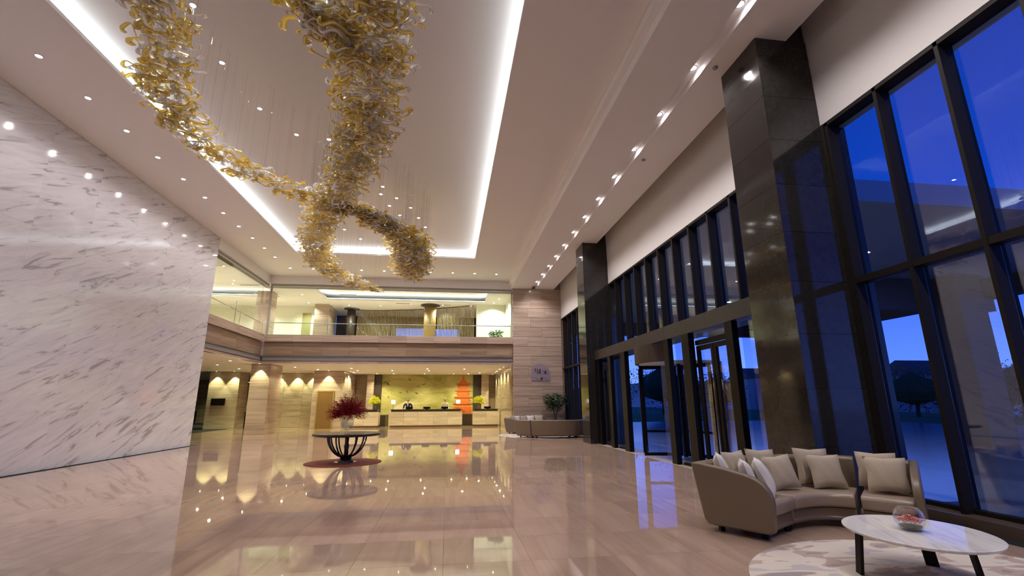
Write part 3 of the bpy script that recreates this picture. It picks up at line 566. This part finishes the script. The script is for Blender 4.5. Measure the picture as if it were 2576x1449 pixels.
Q2 = smooth([(3.90, 5.19), (4.05, 5.25), (4.22, 5.285), (4.38, 5.27), (4.50, 5.21), (4.58, 5.13)], 16)
sofa([([(2.93, 5.56), (3.41, 5.87)], [(3.39, 4.88), (3.88, 5.18)]), (O2, Q2), ([(5.19, 5.62), (5.47, 5.23)], [(4.61, 5.08), (4.89, 4.70)])],
     'beige leather curved sofa with cushions, nearest the camera by the tall windows', [(0, 0, 1, .10), (2, 1, -1, -.13 * -.62)], (4.2, 5.6, 0))
def ring(c, r0, r1, a0, a1, n): return [(c[0]+math.cos(a0+(a1-a0)*i/(n-1))*r1, c[1]+math.sin(a0+(a1-a0)*i/(n-1))*r1) for i in range(n)], [(c[0]+math.cos(a0+(a1-a0)*i/(n-1))*r0, c[1]+math.sin(a0+(a1-a0)*i/(n-1))*r0) for i in range(n)]
rd = math.radians
c_ = (4.55, 21.45)
sofa([ring(c_, 1.35, 2.1, rd(218), rd(236), 5), ring(c_, 1.35, 2.1, rd(237), rd(293), 12), ring(c_, 1.35, 2.1, rd(294), rd(312), 5)],
     'far curved leather sofa seen from behind, beside the second granite column', [(0, 0, -1, .12), (2, -1, 1, .12)], (4.5, 20, .012))
c_ = (4.60, 22.1)
sofa([ring(c_, 1.25, 2.05, rd(80), rd(105), 5), ring(c_, 1.25, 2.05, rd(106), rd(140), 10), ring(c_, 1.25, 2.05, rd(141), rd(158), 5)],
     'farthest curved sofa facing the camera in front of the striped stone wall', [(2, -1, 1, .12)], (4.0, 23.5, .012))
for (x, y, r_, lb) in ((3.85, 3.3, 1.52, 'round cream rug with grey and rose patches under the coffee table'), (4.3, 21.6, 1.98, 'round pale rug between the two far curved sofas')):
    o = B().lathe([(r_, .001), (r_, .012)], 80).obj('round_rug', 'rug_wool', loc=(x, y, 0)); tag(o, lb, 'rug')
# pillows
def pillow_mesh(name, s, mat, seed):
    q = random.Random(seed); b = B(); n = 12; v = []
    for side in (1, -1):
        for i in range(n+1):
            for j in range(n+1):
                u, w_ = 2*i/n-1, 2*j/n-1; h = (max(0, (1-u*u)*(1-w_*w_)))**.42; pin = 1-.10*(1-abs(u*w_))*max(abs(u), abs(w_))**3
                wr = .006*math.sin(9*u+3*w_+seed)*h
                v.append((u*s/2*pin, side*(h*.075+wr), w_*s/2*pin))
    f_ = []
    m_ = (n+1)*(n+1)
    for i in range(n):
        for j in range(n):
            a = i*(n+1)+j; f_ += [(a, a+1, a+n+2, a+n+1), (m_+a, m_+a+n+1, m_+a+n+2, m_+a+1)]
    b.add(v, f_); me = bpy.data.meshes.new(name); me.from_pydata(b.v, [], b.f); me.materials.append(MC[mat]); me.polygons.foreach_set('use_smooth', [True]*len(me.polygons)); return me
PW, PT, PT2 = pillow_mesh('pillow', .42, 'white_fabric', 1), pillow_mesh('pillow', .44, 'taupe_fabric', 2), pillow_mesh('pillow', .40, 'taupe_fabric', 5)
def pillow(me, x, y, z, rz, tilt, label, roll=0., group='cushions on the near sofa'):
    o = bpy.data.objects.new('pillow', me); COL.objects.link(o); o.location = (x, y, z); o.rotation_euler = (tilt, roll, rz); tag(o, label, 'cushion', group); return o
z_ = .585
pillow(PW, 3.24, 5.50, .60, rd(60), -.25, 'white cushion leaning on the left arm of the near sofa, farthest left')
pillow(PT, 3.50, 5.62, .60, rd(25), -.25, 'taupe cushion behind the white ones in the left corner of the near sofa')
pillow(PW, 3.42, 5.28, .55, rd(62), -.30, 'small peeking white cushion between two others at the left arm')
pillow(PW, 3.62, 5.30, .565, rd(55), -.42, 'white cushion leaning in front of a taupe pair at the sofa seam')
pillow(PT, 3.95, 5.78, .60, rd(8), -.22, 'taupe cushion at the back behind the left pair of the curved seat', .05)
pillow(PT2, 4.04, 5.58, .565, rd(2), -.35, 'taupe cushion at the front of the left pair on the curved seat', -.08)
pillow(PT, 4.62, 5.75, .60, rd(-8), -.22, 'taupe cushion at the back of the right pair on the curved seat', .03)
pillow(PT2, 4.64, 5.56, .565, rd(-12), -.35, 'taupe cushion at the front of the right pair on the curved seat')
pillow(PT2, 5.09, 5.30, .605, rd(-45), -.22, 'taupe cushion at the back on the separate right seat of the sofa')
pillow(PT2, 5.02, 5.11, .575, rd(-40), -.35, 'ruffled taupe cushion at the front on the separate right seat')
for i, (a, mt) in enumerate(((150, PT), (136, PW), (121, PT2), (107, PW), (92, PT))):
    pillow(mt, 4.6+math.cos(rd(a))*1.68, 22.1+math.sin(rd(a))*1.68, .60, rd(a-90), -.2, 'pale cushion in the row on the farthest curved sofa', 0, 'cushions on the farthest sofa')
# coffee table and bowl
t = thing('coffee_table', 'low oval white marble coffee table with flat dark metal legs', 'table', (3.86, 3.74, .0125), rz=rd(71.4))
B().loft([[(a*math.cos(2*PI*k/56), b_*math.sin(2*PI*k/56), z) for k in range(56)] for a, b_, z in ((.555, .485, .322), (.576, .503, .335), (.576, .503, .345), (.570, .497, .348))]).obj('marble_top', 'table_marble', t, world=False)
tr_ = Matrix.Rotation(-rd(71.4), 4, 'Z')
for (x, y, x2, y2) in ((3.42, 3.90, 3.50, 3.93), (4.19, 3.97, 4.12, 3.95), (4.17, 3.56, 4.11, 3.56)):
    p = tr_ @ Vector((x-3.86, y-3.74, 0)); q = tr_ @ Vector((x2-3.86, y2-3.74, .322)); d = Vector((p.x, p.y, 0)).normalized(); s_ = Vector((-d.y, d.x, 0))*.045; d = d*.012
    B().loft([[p+s_+d, p-s_+d, p-s_-d, p+s_-d], [q+s_+d, q-s_+d, q-s_-d, q+s_-d]]).obj('leg', 'bronze_metal', t, world=False)
t = thing('glass_bowl', 'round glass bowl with pink flowers on the marble coffee table', 'bowl', (3.83, 3.76, .361))
B().lathe([(.05, .0), (.085, .02), (.105, .06), (.108, .10), (.095, .145), (.070, .172), (.066, .172), (.090, .145), (.104, .10), (.100, .06), (.08, .024), (.01, .008)], 28).obj('bowl', 'clear_glass', t, True, world=False)
B().lathe([(.01, .012), (.07, .022), (.080, .036), (.01, .04)], 18).obj('moss', 'moss', t, True, world=False)
for i in range(30):
    a = i*2.4; r_ = .082*math.sqrt(i/30); c = (math.cos(a)*r_, math.sin(a)*r_, .060+.040*(1-r_/.09)); b = B()
    for k in range(7):
        th = k*2.39; p = Vector(c); d = Vector((math.cos(th)*.8, math.sin(th)*.8, .5)).normalized()*.024; s_ = d.cross(Vector((0, 0, 1))).normalized()*.011
        b.add([p, p+d*.5+s_, p+d+Vector((0, 0, .006)), p+d*.5-s_], [(0, 1, 2, 3)])
    b.lathe([(.002, -.008), (.010, 0), (.002, .012)], 6, c).obj('blossom', 'pink_petal', t, world=False)
# ------------------------------------------------------------------ plants
def leafy(t, c, rad, h, n, mat, seed, ls=.09):
    q = random.Random(seed); b = B()
    for i in range(n):
        th = q.uniform(0, 2*PI); r_ = math.sqrt(q.random()); p = Vector(c)+Vector((math.cos(th)*r_*rad, math.sin(th)*r_*rad, q.uniform(-.5, .5)*h*(1-.5*r_)))
        d = Vector((math.cos(th+q.uniform(-.9, .9)), math.sin(th+q.uniform(-.9, .9)), q.uniform(-.5, .3))).normalized(); s_ = d.cross(Vector((0, 0, 1))).normalized()*ls*.4; l_ = ls*q.uniform(.7, 1.4)
        b.add([p, p+d*l_*.5+s_+Vector((0, 0, .01)), p+d*l_, p+d*l_*.5-s_+Vector((0, 0, .01))], [(0, 1, 2, 3)])
    o = b.obj('foliage', mat, t, world=False); o['kind'] = 'stuff'
t = thing('potted_tree', 'potted dark green leafy tree behind the farthest sofa by the striped wall', 'plant', (5.36, 23.62, 0))
B().lathe([(.14, 0), (.20, .45), (.19, .45), (.13, .40), (.01, .40)], 20).obj('pot', 'pot_dark', t, world=False)
for k in range(4):
    a = k*1.6+.4; B().tube([(0, 0, .38), (.05*math.cos(a), .05*math.sin(a), .8), (.22*math.cos(a), .22*math.sin(a), 1.3)], [.03, .022, .012], 6).obj('trunk', 'bark', t, world=False)
leafy(t, (0, 0, 1.55), .55, .75, 520, 'leaf_green', 5, .16)
leafy(t, (-.05, 0, 1.2), .36, .5, 200, 'leaf_green', 8, .14)
t = thing('potted_fern', 'small bright green fern by the cream wall of the upper lounge', 'plant', (2.55, 25.3, 4.721)); B().lathe([(.08, 0), (.12, .2), (.11, .2), (.01, .17)], 14).obj('pot', 'pot_dark', t, world=False); leafy(t, (0, 0, .35), .32, .5, 200, 'leaf_bright', 9, .16)
# emblem on the end wall
em = thing('wall_emblem', 'grey metal wall emblem of overlapping round lattice shapes above the far plant', 'emblem', (4.79, 24.37, 2.9))
q = random.Random(4)
def disc(name, x, z, r_, mat, y, poly=20): B().loft([[(x+math.cos(2*PI*k/poly)*r_, yy, z+math.sin(2*PI*k/poly)*r_) for k in range(poly)] for yy in (y, y+.012)]).obj(name, mat, em)
B().loft([[(x, yy, z) for x, z in [(4.30, 2.52), (4.30, 3.12), (4.42, 3.30), (4.75, 3.40), (5.0, 3.33), (5.20, 3.12), (5.27, 2.85), (5.28, 2.60), (5.20, 2.52)]] for yy in (24.355, 24.370)]).obj('backplate', 'emblem_metal', em)
for i in range(26):
    x, z = q.uniform(4.42, 5.18), q.uniform(2.60, 3.24); disc('petal', x, z, q.uniform(.03, .08), 'emblem_metal', 24.340+.0004*i, 10)
for (x0, z0, x1, z1) in ((4.48, 2.98, 4.50, 3.15), (4.60, 2.95, 4.62, 3.14), (4.72, 2.92, 4.76, 3.13), (4.64, 2.92, 4.74, 2.95), (4.98, 2.9, 5.06, 3.02), (4.78, 2.58, 4.86, 2.7)):
    B().box(min(x0, x1), max(x0, x1)+.02, 24.328, 24.338, z0, z1).obj('mark', 'dark_brown', em)
# ------------------------------------------------------------------ left lobby furniture
for (x, lb) in ((-21.0, 'black armchair at the far end of the left lobby'), (-19.6, 'second black armchair beside the far wall of the left lobby')):
    t = thing('armchair', lb, 'chair', (x, 40.0, 0)); B().box(-.45, .45, -.4, .4, .12, .42).obj('seat', 'black_metal', t, world=False, bevel=.04); B().box(-.45, .45, .25, .45, .42, .95).obj('backrest', 'black_metal', t, world=False, bevel=.04)
    for s in (-1, 1): B().box(s*.38-.08, s*.38+.08, -.4, .25, .42, .62).obj('armrest', 'black_metal', t, world=False, bevel=.03)
    for s in (-1, 1):
        for s2 in (-1, 1): B().box(s*.38-.03, s*.38+.03, s2*.34-.03, s2*.34+.03, 0, .12).obj('leg', 'black_metal', t, world=False)
t = thing('side_cabinet', 'dark cabinet with small red objects between the lobby columns', 'cabinet', (-13.0, 35.2, 0))
B().box(-.9, .9, -.3, .3, 0, .92).obj('body', 'dark_brown', t, world=False); B().box(-.92, .92, -.31, .31, .92, .95).obj('top', 'steel', t, world=False)
t = thing('light_frame', 'thin glowing light lines framing the passage beside the television column', 'light strip', (-12.4, 33.4, .9))
B().box(-13.30, -13.26, 33.4, 33.42, .9, 2.85).obj('light_line', 'strip_warm', t); B().box(-12.85, -12.81, 33.4, 33.42, .9, 2.85).obj('light_line', 'strip_warm', t); B().box(-13.26, -12.85, 33.4, 33.42, 2.82, 2.85).obj('light_line', 'strip_warm', t)
# ------------------------------------------------------------------ downlights
def dlmesh(r_, em_):
    ringb = B().loft([[(q*math.cos(2*PI*k/16), q*math.sin(2*PI*k/16), z) for k in range(16)] for q, z in ((r_*1.5, .0), (r_*1.5, -.008), (r_*1.05, -.008), (r_, .0))], cap=False)
    me = bpy.data.meshes.new('trim_ring'); me.from_pydata(ringb.v, [], ringb.f); me.materials.append(MC['white_paint'])
    lb = B().lathe([(r_, -.004), (r_, -.002)], 16); ml = bpy.data.meshes.new('lens'); ml.from_pydata(lb.v, [], lb.f); ml.materials.append(MC[em_]); return me, ml
DL = {}
def downlight(x, y, z, label, group, em_='lamp_white', r_=.05, power=0, col=(1, .945, .955), ang=120, target=None, blend=.7):
    if (r_, em_) not in DL: DL[(r_, em_)] = dlmesh(r_, em_)
    t = thing('downlight', label, 'ceiling light', (x, y, z), group)
    for nm, me in zip(('trim_ring', 'lens'), DL[(r_, em_)]):
        o = bpy.data.objects.new(nm, me); COL.objects.link(o); o.parent = t
    if power: lamp('SPOT', (x, y, z-.08), power, col, .05, ang, blend, target)
for k in range(-6, 11):
    downlight(-7.76, 8.65+1.255*k, 7.79, 'round recessed downlight in the long row by the white marble wall', 'downlights along the marble wall', power=P_HALL*.5, ang=150, blend=1.)
for i, x in enumerate((-7.65, -6.6, -4.32, -3.24, -2.05, -.99, .12, 1.22, 2.32)):
    downlight(x, 22.95, 7.79, 'round recessed downlight in the row before the balcony', 'downlights before the balcony', power=P_HALL*.8, ang=140)
for k in range(-6, 13):
    y = 5.65+1.475*k; downlight(4.45, y, 7.55, 'bright spotlight in the narrow ceiling slot beside the windows', 'spotlights in the ceiling slot', r_=.06, power=P_SLOT, ang=130, col=(1, .94, .965))
for (x, y) in ((-4.65, 8.79), (-4.48, 10.29), (-3.97, 11.32), (-3.21, 11.45), (-2.19, 14.08), (-2.32, 14.65), (-1.84, 14.9), (-2.15, 15.56), (-1.44, 15.64), (-1.88, 16.38), (-1.22, 16.56), (-1.01, 17.47), (-4.17, 18.1), (-3.74, 19.16), (-3.14, 20.1), (-4.5, 7.36), (-1.2, 5.2), (-2.2, 3.2)):
    downlight(x, y, 8.08, 'small downlight in the recess above the glass chandelier', 'downlights above the chandelier', r_=.045, power=P_HALL*1.2, ang=120)
W_ = (.95, .94, .55)
for i, (x, y) in enumerate(((-8.2, 27.0), (-7.5, 28.9), (-5.41, 27.8), (-5.39, 29.6), (-6.0, 31.5), (-3.35, 29.6), (-3.6, 32.6), (-1.18, 27.9), (-1.56, 32.6), (.96, 28.15), (.4, 32.6), (2.09, 31.6), (3.05, 28.05), (3.05, 29.8), (-1.16, 29.6), (1.4, 32.7), (-4.7, 32.8), (-9.9, 20.5), (-9.9, 23.2), (-11.5, 25.6), (-11.6, 28.4), (-13.6, 27.0), (-10.2, 28.5), (-20, 36), (-17, 39.5), (-22, 32), (-15, 37), (-18, 28))):  # those deep in the left lobby are added to brighten its far wall
    downlight(x, y, 3.37, 'small warm downlight in the low ceiling under the balcony', 'warm downlights under the balcony', 'lamp_warm', .055, P_RECEP, W_, 130)
for (x, y, tx, ty, k) in ((-9.17, 24.7, -9.17, 24.95, 1), (-9.5, 31.9, -9.5, 32.2, 1), (-8.5, 31.9, -8.5, 32.2, 1), (-10.6, 31.9, -10.6, 32.2, 1), (-13.8, 30.72, -13.8, 31, 1), (-12.8, 30.72, -12.8, 31, 1), (-7.1, 29.75, -7.1, 30, 1), (3.08, 26.4, 3.35, 26.4, 1), (3.08, 31.2, 3.35, 31.2, 1), (3.08, 32.9, 3.35, 32.9, 1), (-6.0, 30.7, -6.25, 30.7, 1), (-6.0, 32.0, -6.25, 32.0, 1)):
    downlight(x, y, 3.37, 'small warm wall-washing downlight close to a stone wall', 'wall washers under the balcony', 'lamp_warm', .035, P_RECEP*.8, W_, 75, (tx, ty, 1.0), .25)
for (x, y) in ((-7.94, 26.1), (-8.2, 28.3), (-6.0, 28.8), (-4.16, 28.73), (-2.3, 28.0), (-.41, 28.2), (1.3, 28.2), (2.8, 26.0), (2.6, 27.2), (-10.6, 24.0), (-12.4, 24.5), (-10.7, 28.0), (-14, 28), (-13, 20.0)):
    downlight(x, y, 7.2, 'small round downlight in the upper lounge ceiling', 'downlights of the upper lounge', 'lamp_lounge', .04, P_LOUNGE, (1, 1, .90), 140)
for (x, y) in ((-5, 26.2), (-2.4, 26.2), (.2, 26.2), (-13, 23), (-11, 25), (-15, 25)):
    downlight(x, y, 7.62, 'downlight inside the recess of the upper lounge ceiling', 'recess downlights of the upper lounge', 'lamp_lounge', .04, P_LOUNGE*1.2, (1, 1, .92), 140)
# smoke detectors in the lower ceiling
for (x, y) in ((4.75, 6.9), (4.80, 10.3)):
    o = B().lathe([(.05, 0), (.05, -.02), (.03, -.04), (.01, -.045)], 14).obj('smoke_detector', 'vent_grey', loc=(x, y, 7.41)); tag(o, 'small grey smoke detector in the ceiling by the lamp slot', 'detector', 'smoke detectors')
# ------------------------------------------------------------------ chandelier
ch = thing('chandelier', 'swirling chandelier of hundreds of gold and clear glass ribbons on fine wires', 'chandelier', (-3, 10, 8.06))
def ribbon(kind, seed):
    q = random.Random(seed); pts = []; Ln = .46
    n = 12
    for i in range(n+1):
        u = i/n*2-1
        if kind == 0: x, y = u*Ln*.42, .06*math.sin(u*PI)
        elif kind == 1: x, y = u*Ln*.38, .035*math.sin(u*PI*.9)
        else: x, y = u*Ln*.30, .085*math.sin(u*PI*1.1)
        pts.append(Vector((x, y, 0)))
    def curl(p, d, s, r_, turns):
        out = []; c = p+Vector((-d.y, d.x, 0))*s*r_; v = p-c; m_ = int(6*turns)+2
        for i in range(1, m_+1): out.append(c+Matrix.Rotation(s*turns*2*PI*i/m_, 3, 'Z') @ v*(1-.35*i/m_))
        return out
    s1 = 1 if q.random() < .5 else -1
    pts = pts+curl(pts[-1], (pts[-1]-pts[-2]).normalized(), s1, .026, .6)
    pts = curl(pts[0], (pts[0]-pts[1]).normalized(), s1 if kind != 1 else -s1, .026, .6)[::-1]+pts
    for i, p in enumerate(pts): p.z = .03*math.sin(i*.35+seed)
    rings = []; w_, th = .032, .008
    for i, p in enumerate(pts):
        d = (pts[min(i+1, len(pts)-1)]-pts[max(i-1, 0)]).normalized(); n_ = Vector((-d.y, d.x, 0)).normalized(); z = Vector((0, 0, 1)); tw = .5+.35*math.sin(i*.22+seed); a = n_*math.cos(tw)+z*math.sin(tw); b_ = -n_*math.sin(tw)+z*math.cos(tw)
        rings.append([p+a*w_, p+b_*th, p-a*w_, p-b_*th])
    b = B(); b.loft(rings); return b
kinds = [ribbon(k % 3, k) for k in range(6)]
rmesh = []
for mt in ('amber_glass', 'crystal_glass'):
    for k in kinds:
        me = bpy.data.meshes.new('glass_ribbon'); me.from_pydata(k.v, [], k.f); me.materials.append(MC[mt]); me.polygons.foreach_set('use_smooth', [True]*len(me.polygons)); rmesh.append(me)
strands = [
 ([(430, -330, 110), (400, -160, 95), (400, 0, 92), (412, 100, 85), (410, 200, 72), (440, 280, 60), (505, 350, 52), (600, 425, 42), (700, 465, 38), (790, 492, 36), (860, 520, 34)], 6.0, 380),
 ([(560, -260, 60), (700, -60, 60), (790, 30, 75), (880, 110, 90)], 5.95, 140),
 ([(980, -330, 150), (950, -150, 140), (930, 0, 125), (930, 110, 118), (935, 200, 104), (928, 300, 88), (895, 390, 76), (858, 465, 56), (825, 520, 46)], 5.95, 820),
 ([(820, 520, 52), (795, 570, 50), (790, 615, 47), (808, 655, 38), (845, 690, 28), (900, 712, 22), (950, 730, 12)], 6.0, 620),
 ([(850, 515, 34), (910, 535, 34), (965, 562, 36), (1010, 592, 42)], 6.0, 330),
 ([(1015, 600, 48), (1035, 622, 62), (1038, 650, 60), (1038, 675, 44)], 6.0, 800)]
items = []
q = random.Random(11)
for P, z, n in strands:
    C = []
    for (x, y, r_) in P:
        c = at(x, y, z); C.append((c, r_*(c-Vector((0, 0, CAMZ))).dot(fw)/F_PX))
    ds = [(C[i+1][0]-C[i][0]).length for i in range(len(C)-1)]; wts = [d*(C[i][1]+C[i+1][1]) for i, d in enumerate(ds)]
    for i in range(n):
        k = q.choices(range(len(ds)), wts)[0]; f_ = q.random(); c = C[k][0].lerp(C[k+1][0], f_); r_ = C[k][1]*(1-f_)+C[k+1][1]*f_
        while True:
            v = Vector((q.uniform(-1, 1), q.uniform(-1, 1), q.uniform(-1, 1)))
            if v.length < 1 and (v.length > .45 or q.random() < .5): break
        rr_ = max(r_-.10, .05); p = c+v*rr_
        items.append((p.length, p, q.gauss(0, .32)+(q.choice((0, 0, 0, 0, PI/2, .8))), q.uniform(-.35, .35), q.gauss(0, .12), q.uniform(.75, 1.15), (0 if q.random() < .56 else 6)+q.randrange(6)))
def inview(p):
    d = p-Vector((0, 0, CAMZ)); z = d.dot(fw); return z > 0 and abs(d.dot(r2)/z) < 1.15 and d.dot(u2)/z < .68
items.sort(key=lambda i: (0 if inview(i[1]) else 1, i[0]))
base = Vector((-3, 10, 8.06))
rest = {0: B(), 6: B()}
for i, (_, p, rz, rx, ry, s, mi) in enumerate(items):
    M_ = Matrix.Translation(p-base) @ Euler((rx, ry, rz)).to_matrix().to_4x4() @ Matrix.Scale(s, 4)
    if i < 300:
        o = bpy.data.objects.new('glass_ribbon', rmesh[mi]); COL.objects.link(o); o.parent = ch; o.matrix_local = M_
    else:
        k = kinds[mi % 6]; rest[0 if mi < 6 else 6].add([M_ @ Vector(v) for v in k.v], k.f)
for k, mt, nm in ((0, 'amber_glass', 'gold_ribbons'), (6, 'crystal_glass', 'clear_ribbons')):
    o = rest[k].obj(nm, mt, ch, True, world=False); o['kind'] = 'stuff'
wb_ = B()
for i, it in enumerate(items):
    if i % 3: continue
    p = it[1]-base; wb_.tube([p, (p.x, p.y, .015)], .0015, 3)
o = wb_.obj('wires', 'wire_clear', ch, world=False); o['kind'] = 'stuff'
# ------------------------------------------------------------------ outside
o = B().box(6.36, 90, -60, 160, -.4, -.15).obj('driveway', 'road'); o['kind'] = 'structure'
o = B().box(8, 34, 38, 160, -.149, -.14).box(34, 62, 26, 160, -.149, -.14).obj('ground_lawn', 'grass'); o['kind'] = 'structure'
CY0 = 9.0
cp = thing('entrance_canopy', 'large flat canopy over the driveway outside the windows', 'canopy', (14, 8, -.15))
B().box(6.45, 20.5, CY0, 26, 5.95, 6.5).obj('soffit', 'canopy_paint', cp); B().box(20.5, 21, CY0, 26, 5.2, 6.6).obj('edge_beam', 'out_stone', cp); B().box(6.45, 21, 26, 26.4, 5.2, 6.6).obj('edge_beam', 'out_stone', cp)
B().box(11.5, 21, 15.2, 15.6, 4.75, 5.95).obj('cross_beam', 'out_stone', cp)
for (x, y) in ((18.9, 14.9), (18.9, 24.5)):
    p = B().box(x-.55, x+.55, y-.55, y+.55, -.15, 5.95).obj('pillar', 'out_stone', cp)
for (x, y) in ((9.5, 10.5), (9.5, 13.5), (9.5, 18), (13, 20), (13, 12.5), (16.5, 20)):
    t = thing('canopy_light', 'round downlight in the canopy outside the doors', 'ceiling light', (x, y, 5.95), 'canopy downlights'); B().lathe([(.08, -.004), (.08, -.002)], 12).obj('lens', 'lamp_white', t, world=False)
    lamp('SPOT', (x, y, 5.9), 60, (1, .93, .86), .05, 110)
for i, (x, y, h, s) in enumerate(((26, 50, 4.2, 2.6), (32, 54, 4.6, 3), (42, 51, 4.4, 3.0), (28, 60, 6.2, 3.6), (20, 58, 6.4, 3.6), (46, 42, 4.4, 2.8), (41, 33, 3.8, 2.4), (50, 36, 4.6, 3), (37, 28.5, 3.2, 2.0), (9, 74, 7.5, 4), (58, 31, 5, 3.4), (52, 22, 3.6, 2.4))):
    t = thing('tree', 'dark leafy tree on the lawn seen through the entrance glass', 'tree', (x, y, -.139 if y > 38 or (x > 34 and y > 26) else -.15), 'trees outside'); qq = random.Random(i)
    B().tube([(0, 0, 0), (.1, 0, h*.35), (0, .1, h*.6)], [.18, .14, .08], 7).obj('trunk', 'bark', t, world=False)
    b = B()
    b.lathe([(.05, h*.25), (s*.62, h*.36), (s*.78, h*.55), (s*.62, h*.78), (.05, h*.98)], 9)
    for k in range(2200):
        v = Vector((qq.gauss(0, .42), qq.gauss(0, .42), qq.gauss(0, .36))); p = Vector((v.x*s, v.y*s, h*.62+v.z*h*.55)); p.z = max(p.z, .5)
        d = Vector((qq.uniform(-1, 1), qq.uniform(-1, 1), qq.uniform(-1, 1))).normalized(); a = d.orthogonal().normalized(); l_ = .13
        b.add([p-d*l_, p+a*l_*.6, p+d*l_, p-a*l_*.6], [(0, 1, 2, 3)])
    o = b.obj('crown', 'tree_leaf', t, world=False); o['kind'] = 'stuff'
for i, (x, y, w_, h) in enumerate(((70, 60, 12, 5), (82, 48, 9, 7), (66, 90, 14, 6), (80, 30, 10, 4.5))):
    t = thing('house', ['low pale house with a dark roof beyond the trees', 'taller pale house at the far right beyond the trees', 'wide house behind the lawn seen through the doors', 'small house at the edge of the view behind the pillar'][i], 'house', (x, y, -.15))
    B().box(-w_/2, w_/2, -4, 4, 0, h).obj('wall', 'house_wall', t, world=False); B().loft([[(-w_/2-.4, -4.4, h), (-w_/2-.4, 4.4, h), (-w_/2-.4, 0, h+2.2)], [(w_/2+.4, -4.4, h), (w_/2+.4, 4.4, h), (w_/2+.4, 0, h+2.2)]]).obj('roof', 'house_roof', t, world=False)
    for k in range(3): B().box(-w_/3+k*w_/3-.5, -w_/3+k*w_/3+.5, -4.05, -4.0, 1, 2.4).obj('window', 'screen_black', t, world=False)
o = B().loft([[(x, y, -1), (x, y, z), (x+30, y+30, z), (x+30, y+30, -1)] for x, y, z in ((150, -60, 4), (150, 0, 7), (140, 60, 12), (120, 110, 7), (80, 170, 9), (20, 200, 5), (-20, 210, 3))]).obj('hills', 'hill'); o['kind'] = 'structure'

# ------------------------------------------------------------------ one label for every look-alike, counted in the view
ONES = 'first second third fourth fifth sixth seventh eighth ninth tenth eleventh twelfth thirteenth fourteenth fifteenth sixteenth seventeenth eighteenth nineteenth'.split()
ORD = ONES+['twentieth']+['twenty-'+q for q in ONES[:9]]+['thirtieth']+['thirty-'+q for q in ONES[:9]]
def sx_(o):
    p = o.matrix_world.translation-Vector((0, 0, CAMZ)) if o.parent else Vector(o.location)-Vector((0, 0, CAMZ)); z = p.dot(fw)
    return p.dot(r2)/z if z > .1 else -9-p.y
def relabel(group, fmt, key, rev=False):
    L_ = sorted([o for o in COL.objects if o.get('group') == group], key=key, reverse=rev)
    for i, o in enumerate(L_): o['label'] = fmt % ORD[i]
relabel('downlights along the marble wall', '%s recessed downlight from the balcony in the row along the marble wall', lambda o: o.location.y, True)
relabel('downlights before the balcony', '%s recessed downlight from the left in the row before the balcony', sx_)
relabel('spotlights in the ceiling slot', '%s spotlight from the striped end wall in the ceiling slot', lambda o: o.location.y, True)
relabel('downlights above the chandelier', '%s small downlight from the balcony in the recess above the chandelier', lambda o: o.location.y, True)
relabel('warm downlights under the balcony', '%s warm downlight from the left in the low ceiling under the balcony', sx_)
relabel('wall washers under the balcony', '%s wall-washing downlight from the left, close to a stone wall', sx_)
relabel('downlights of the upper lounge', '%s small downlight from the left in the upper lounge ceiling', sx_)
relabel('recess downlights of the upper lounge', '%s downlight from the left inside the lounge ceiling recess', sx_)
relabel('canopy downlights', '%s round downlight from the left in the canopy outside', sx_)
relabel('linear vents of the lounge ceiling', '%s slim grey air vent from the left in the lounge ceiling', sx_)
relabel('trees outside', '%s dark leafy tree from the left on the ground outside', sx_)
relabel('cushions on the farthest sofa', '%s pale cushion from the left on the farthest curved sofa', sx_)
relabel('smoke detectors', '%s small grey smoke detector from the camera beside the lamp slot', lambda o: o.location.y)
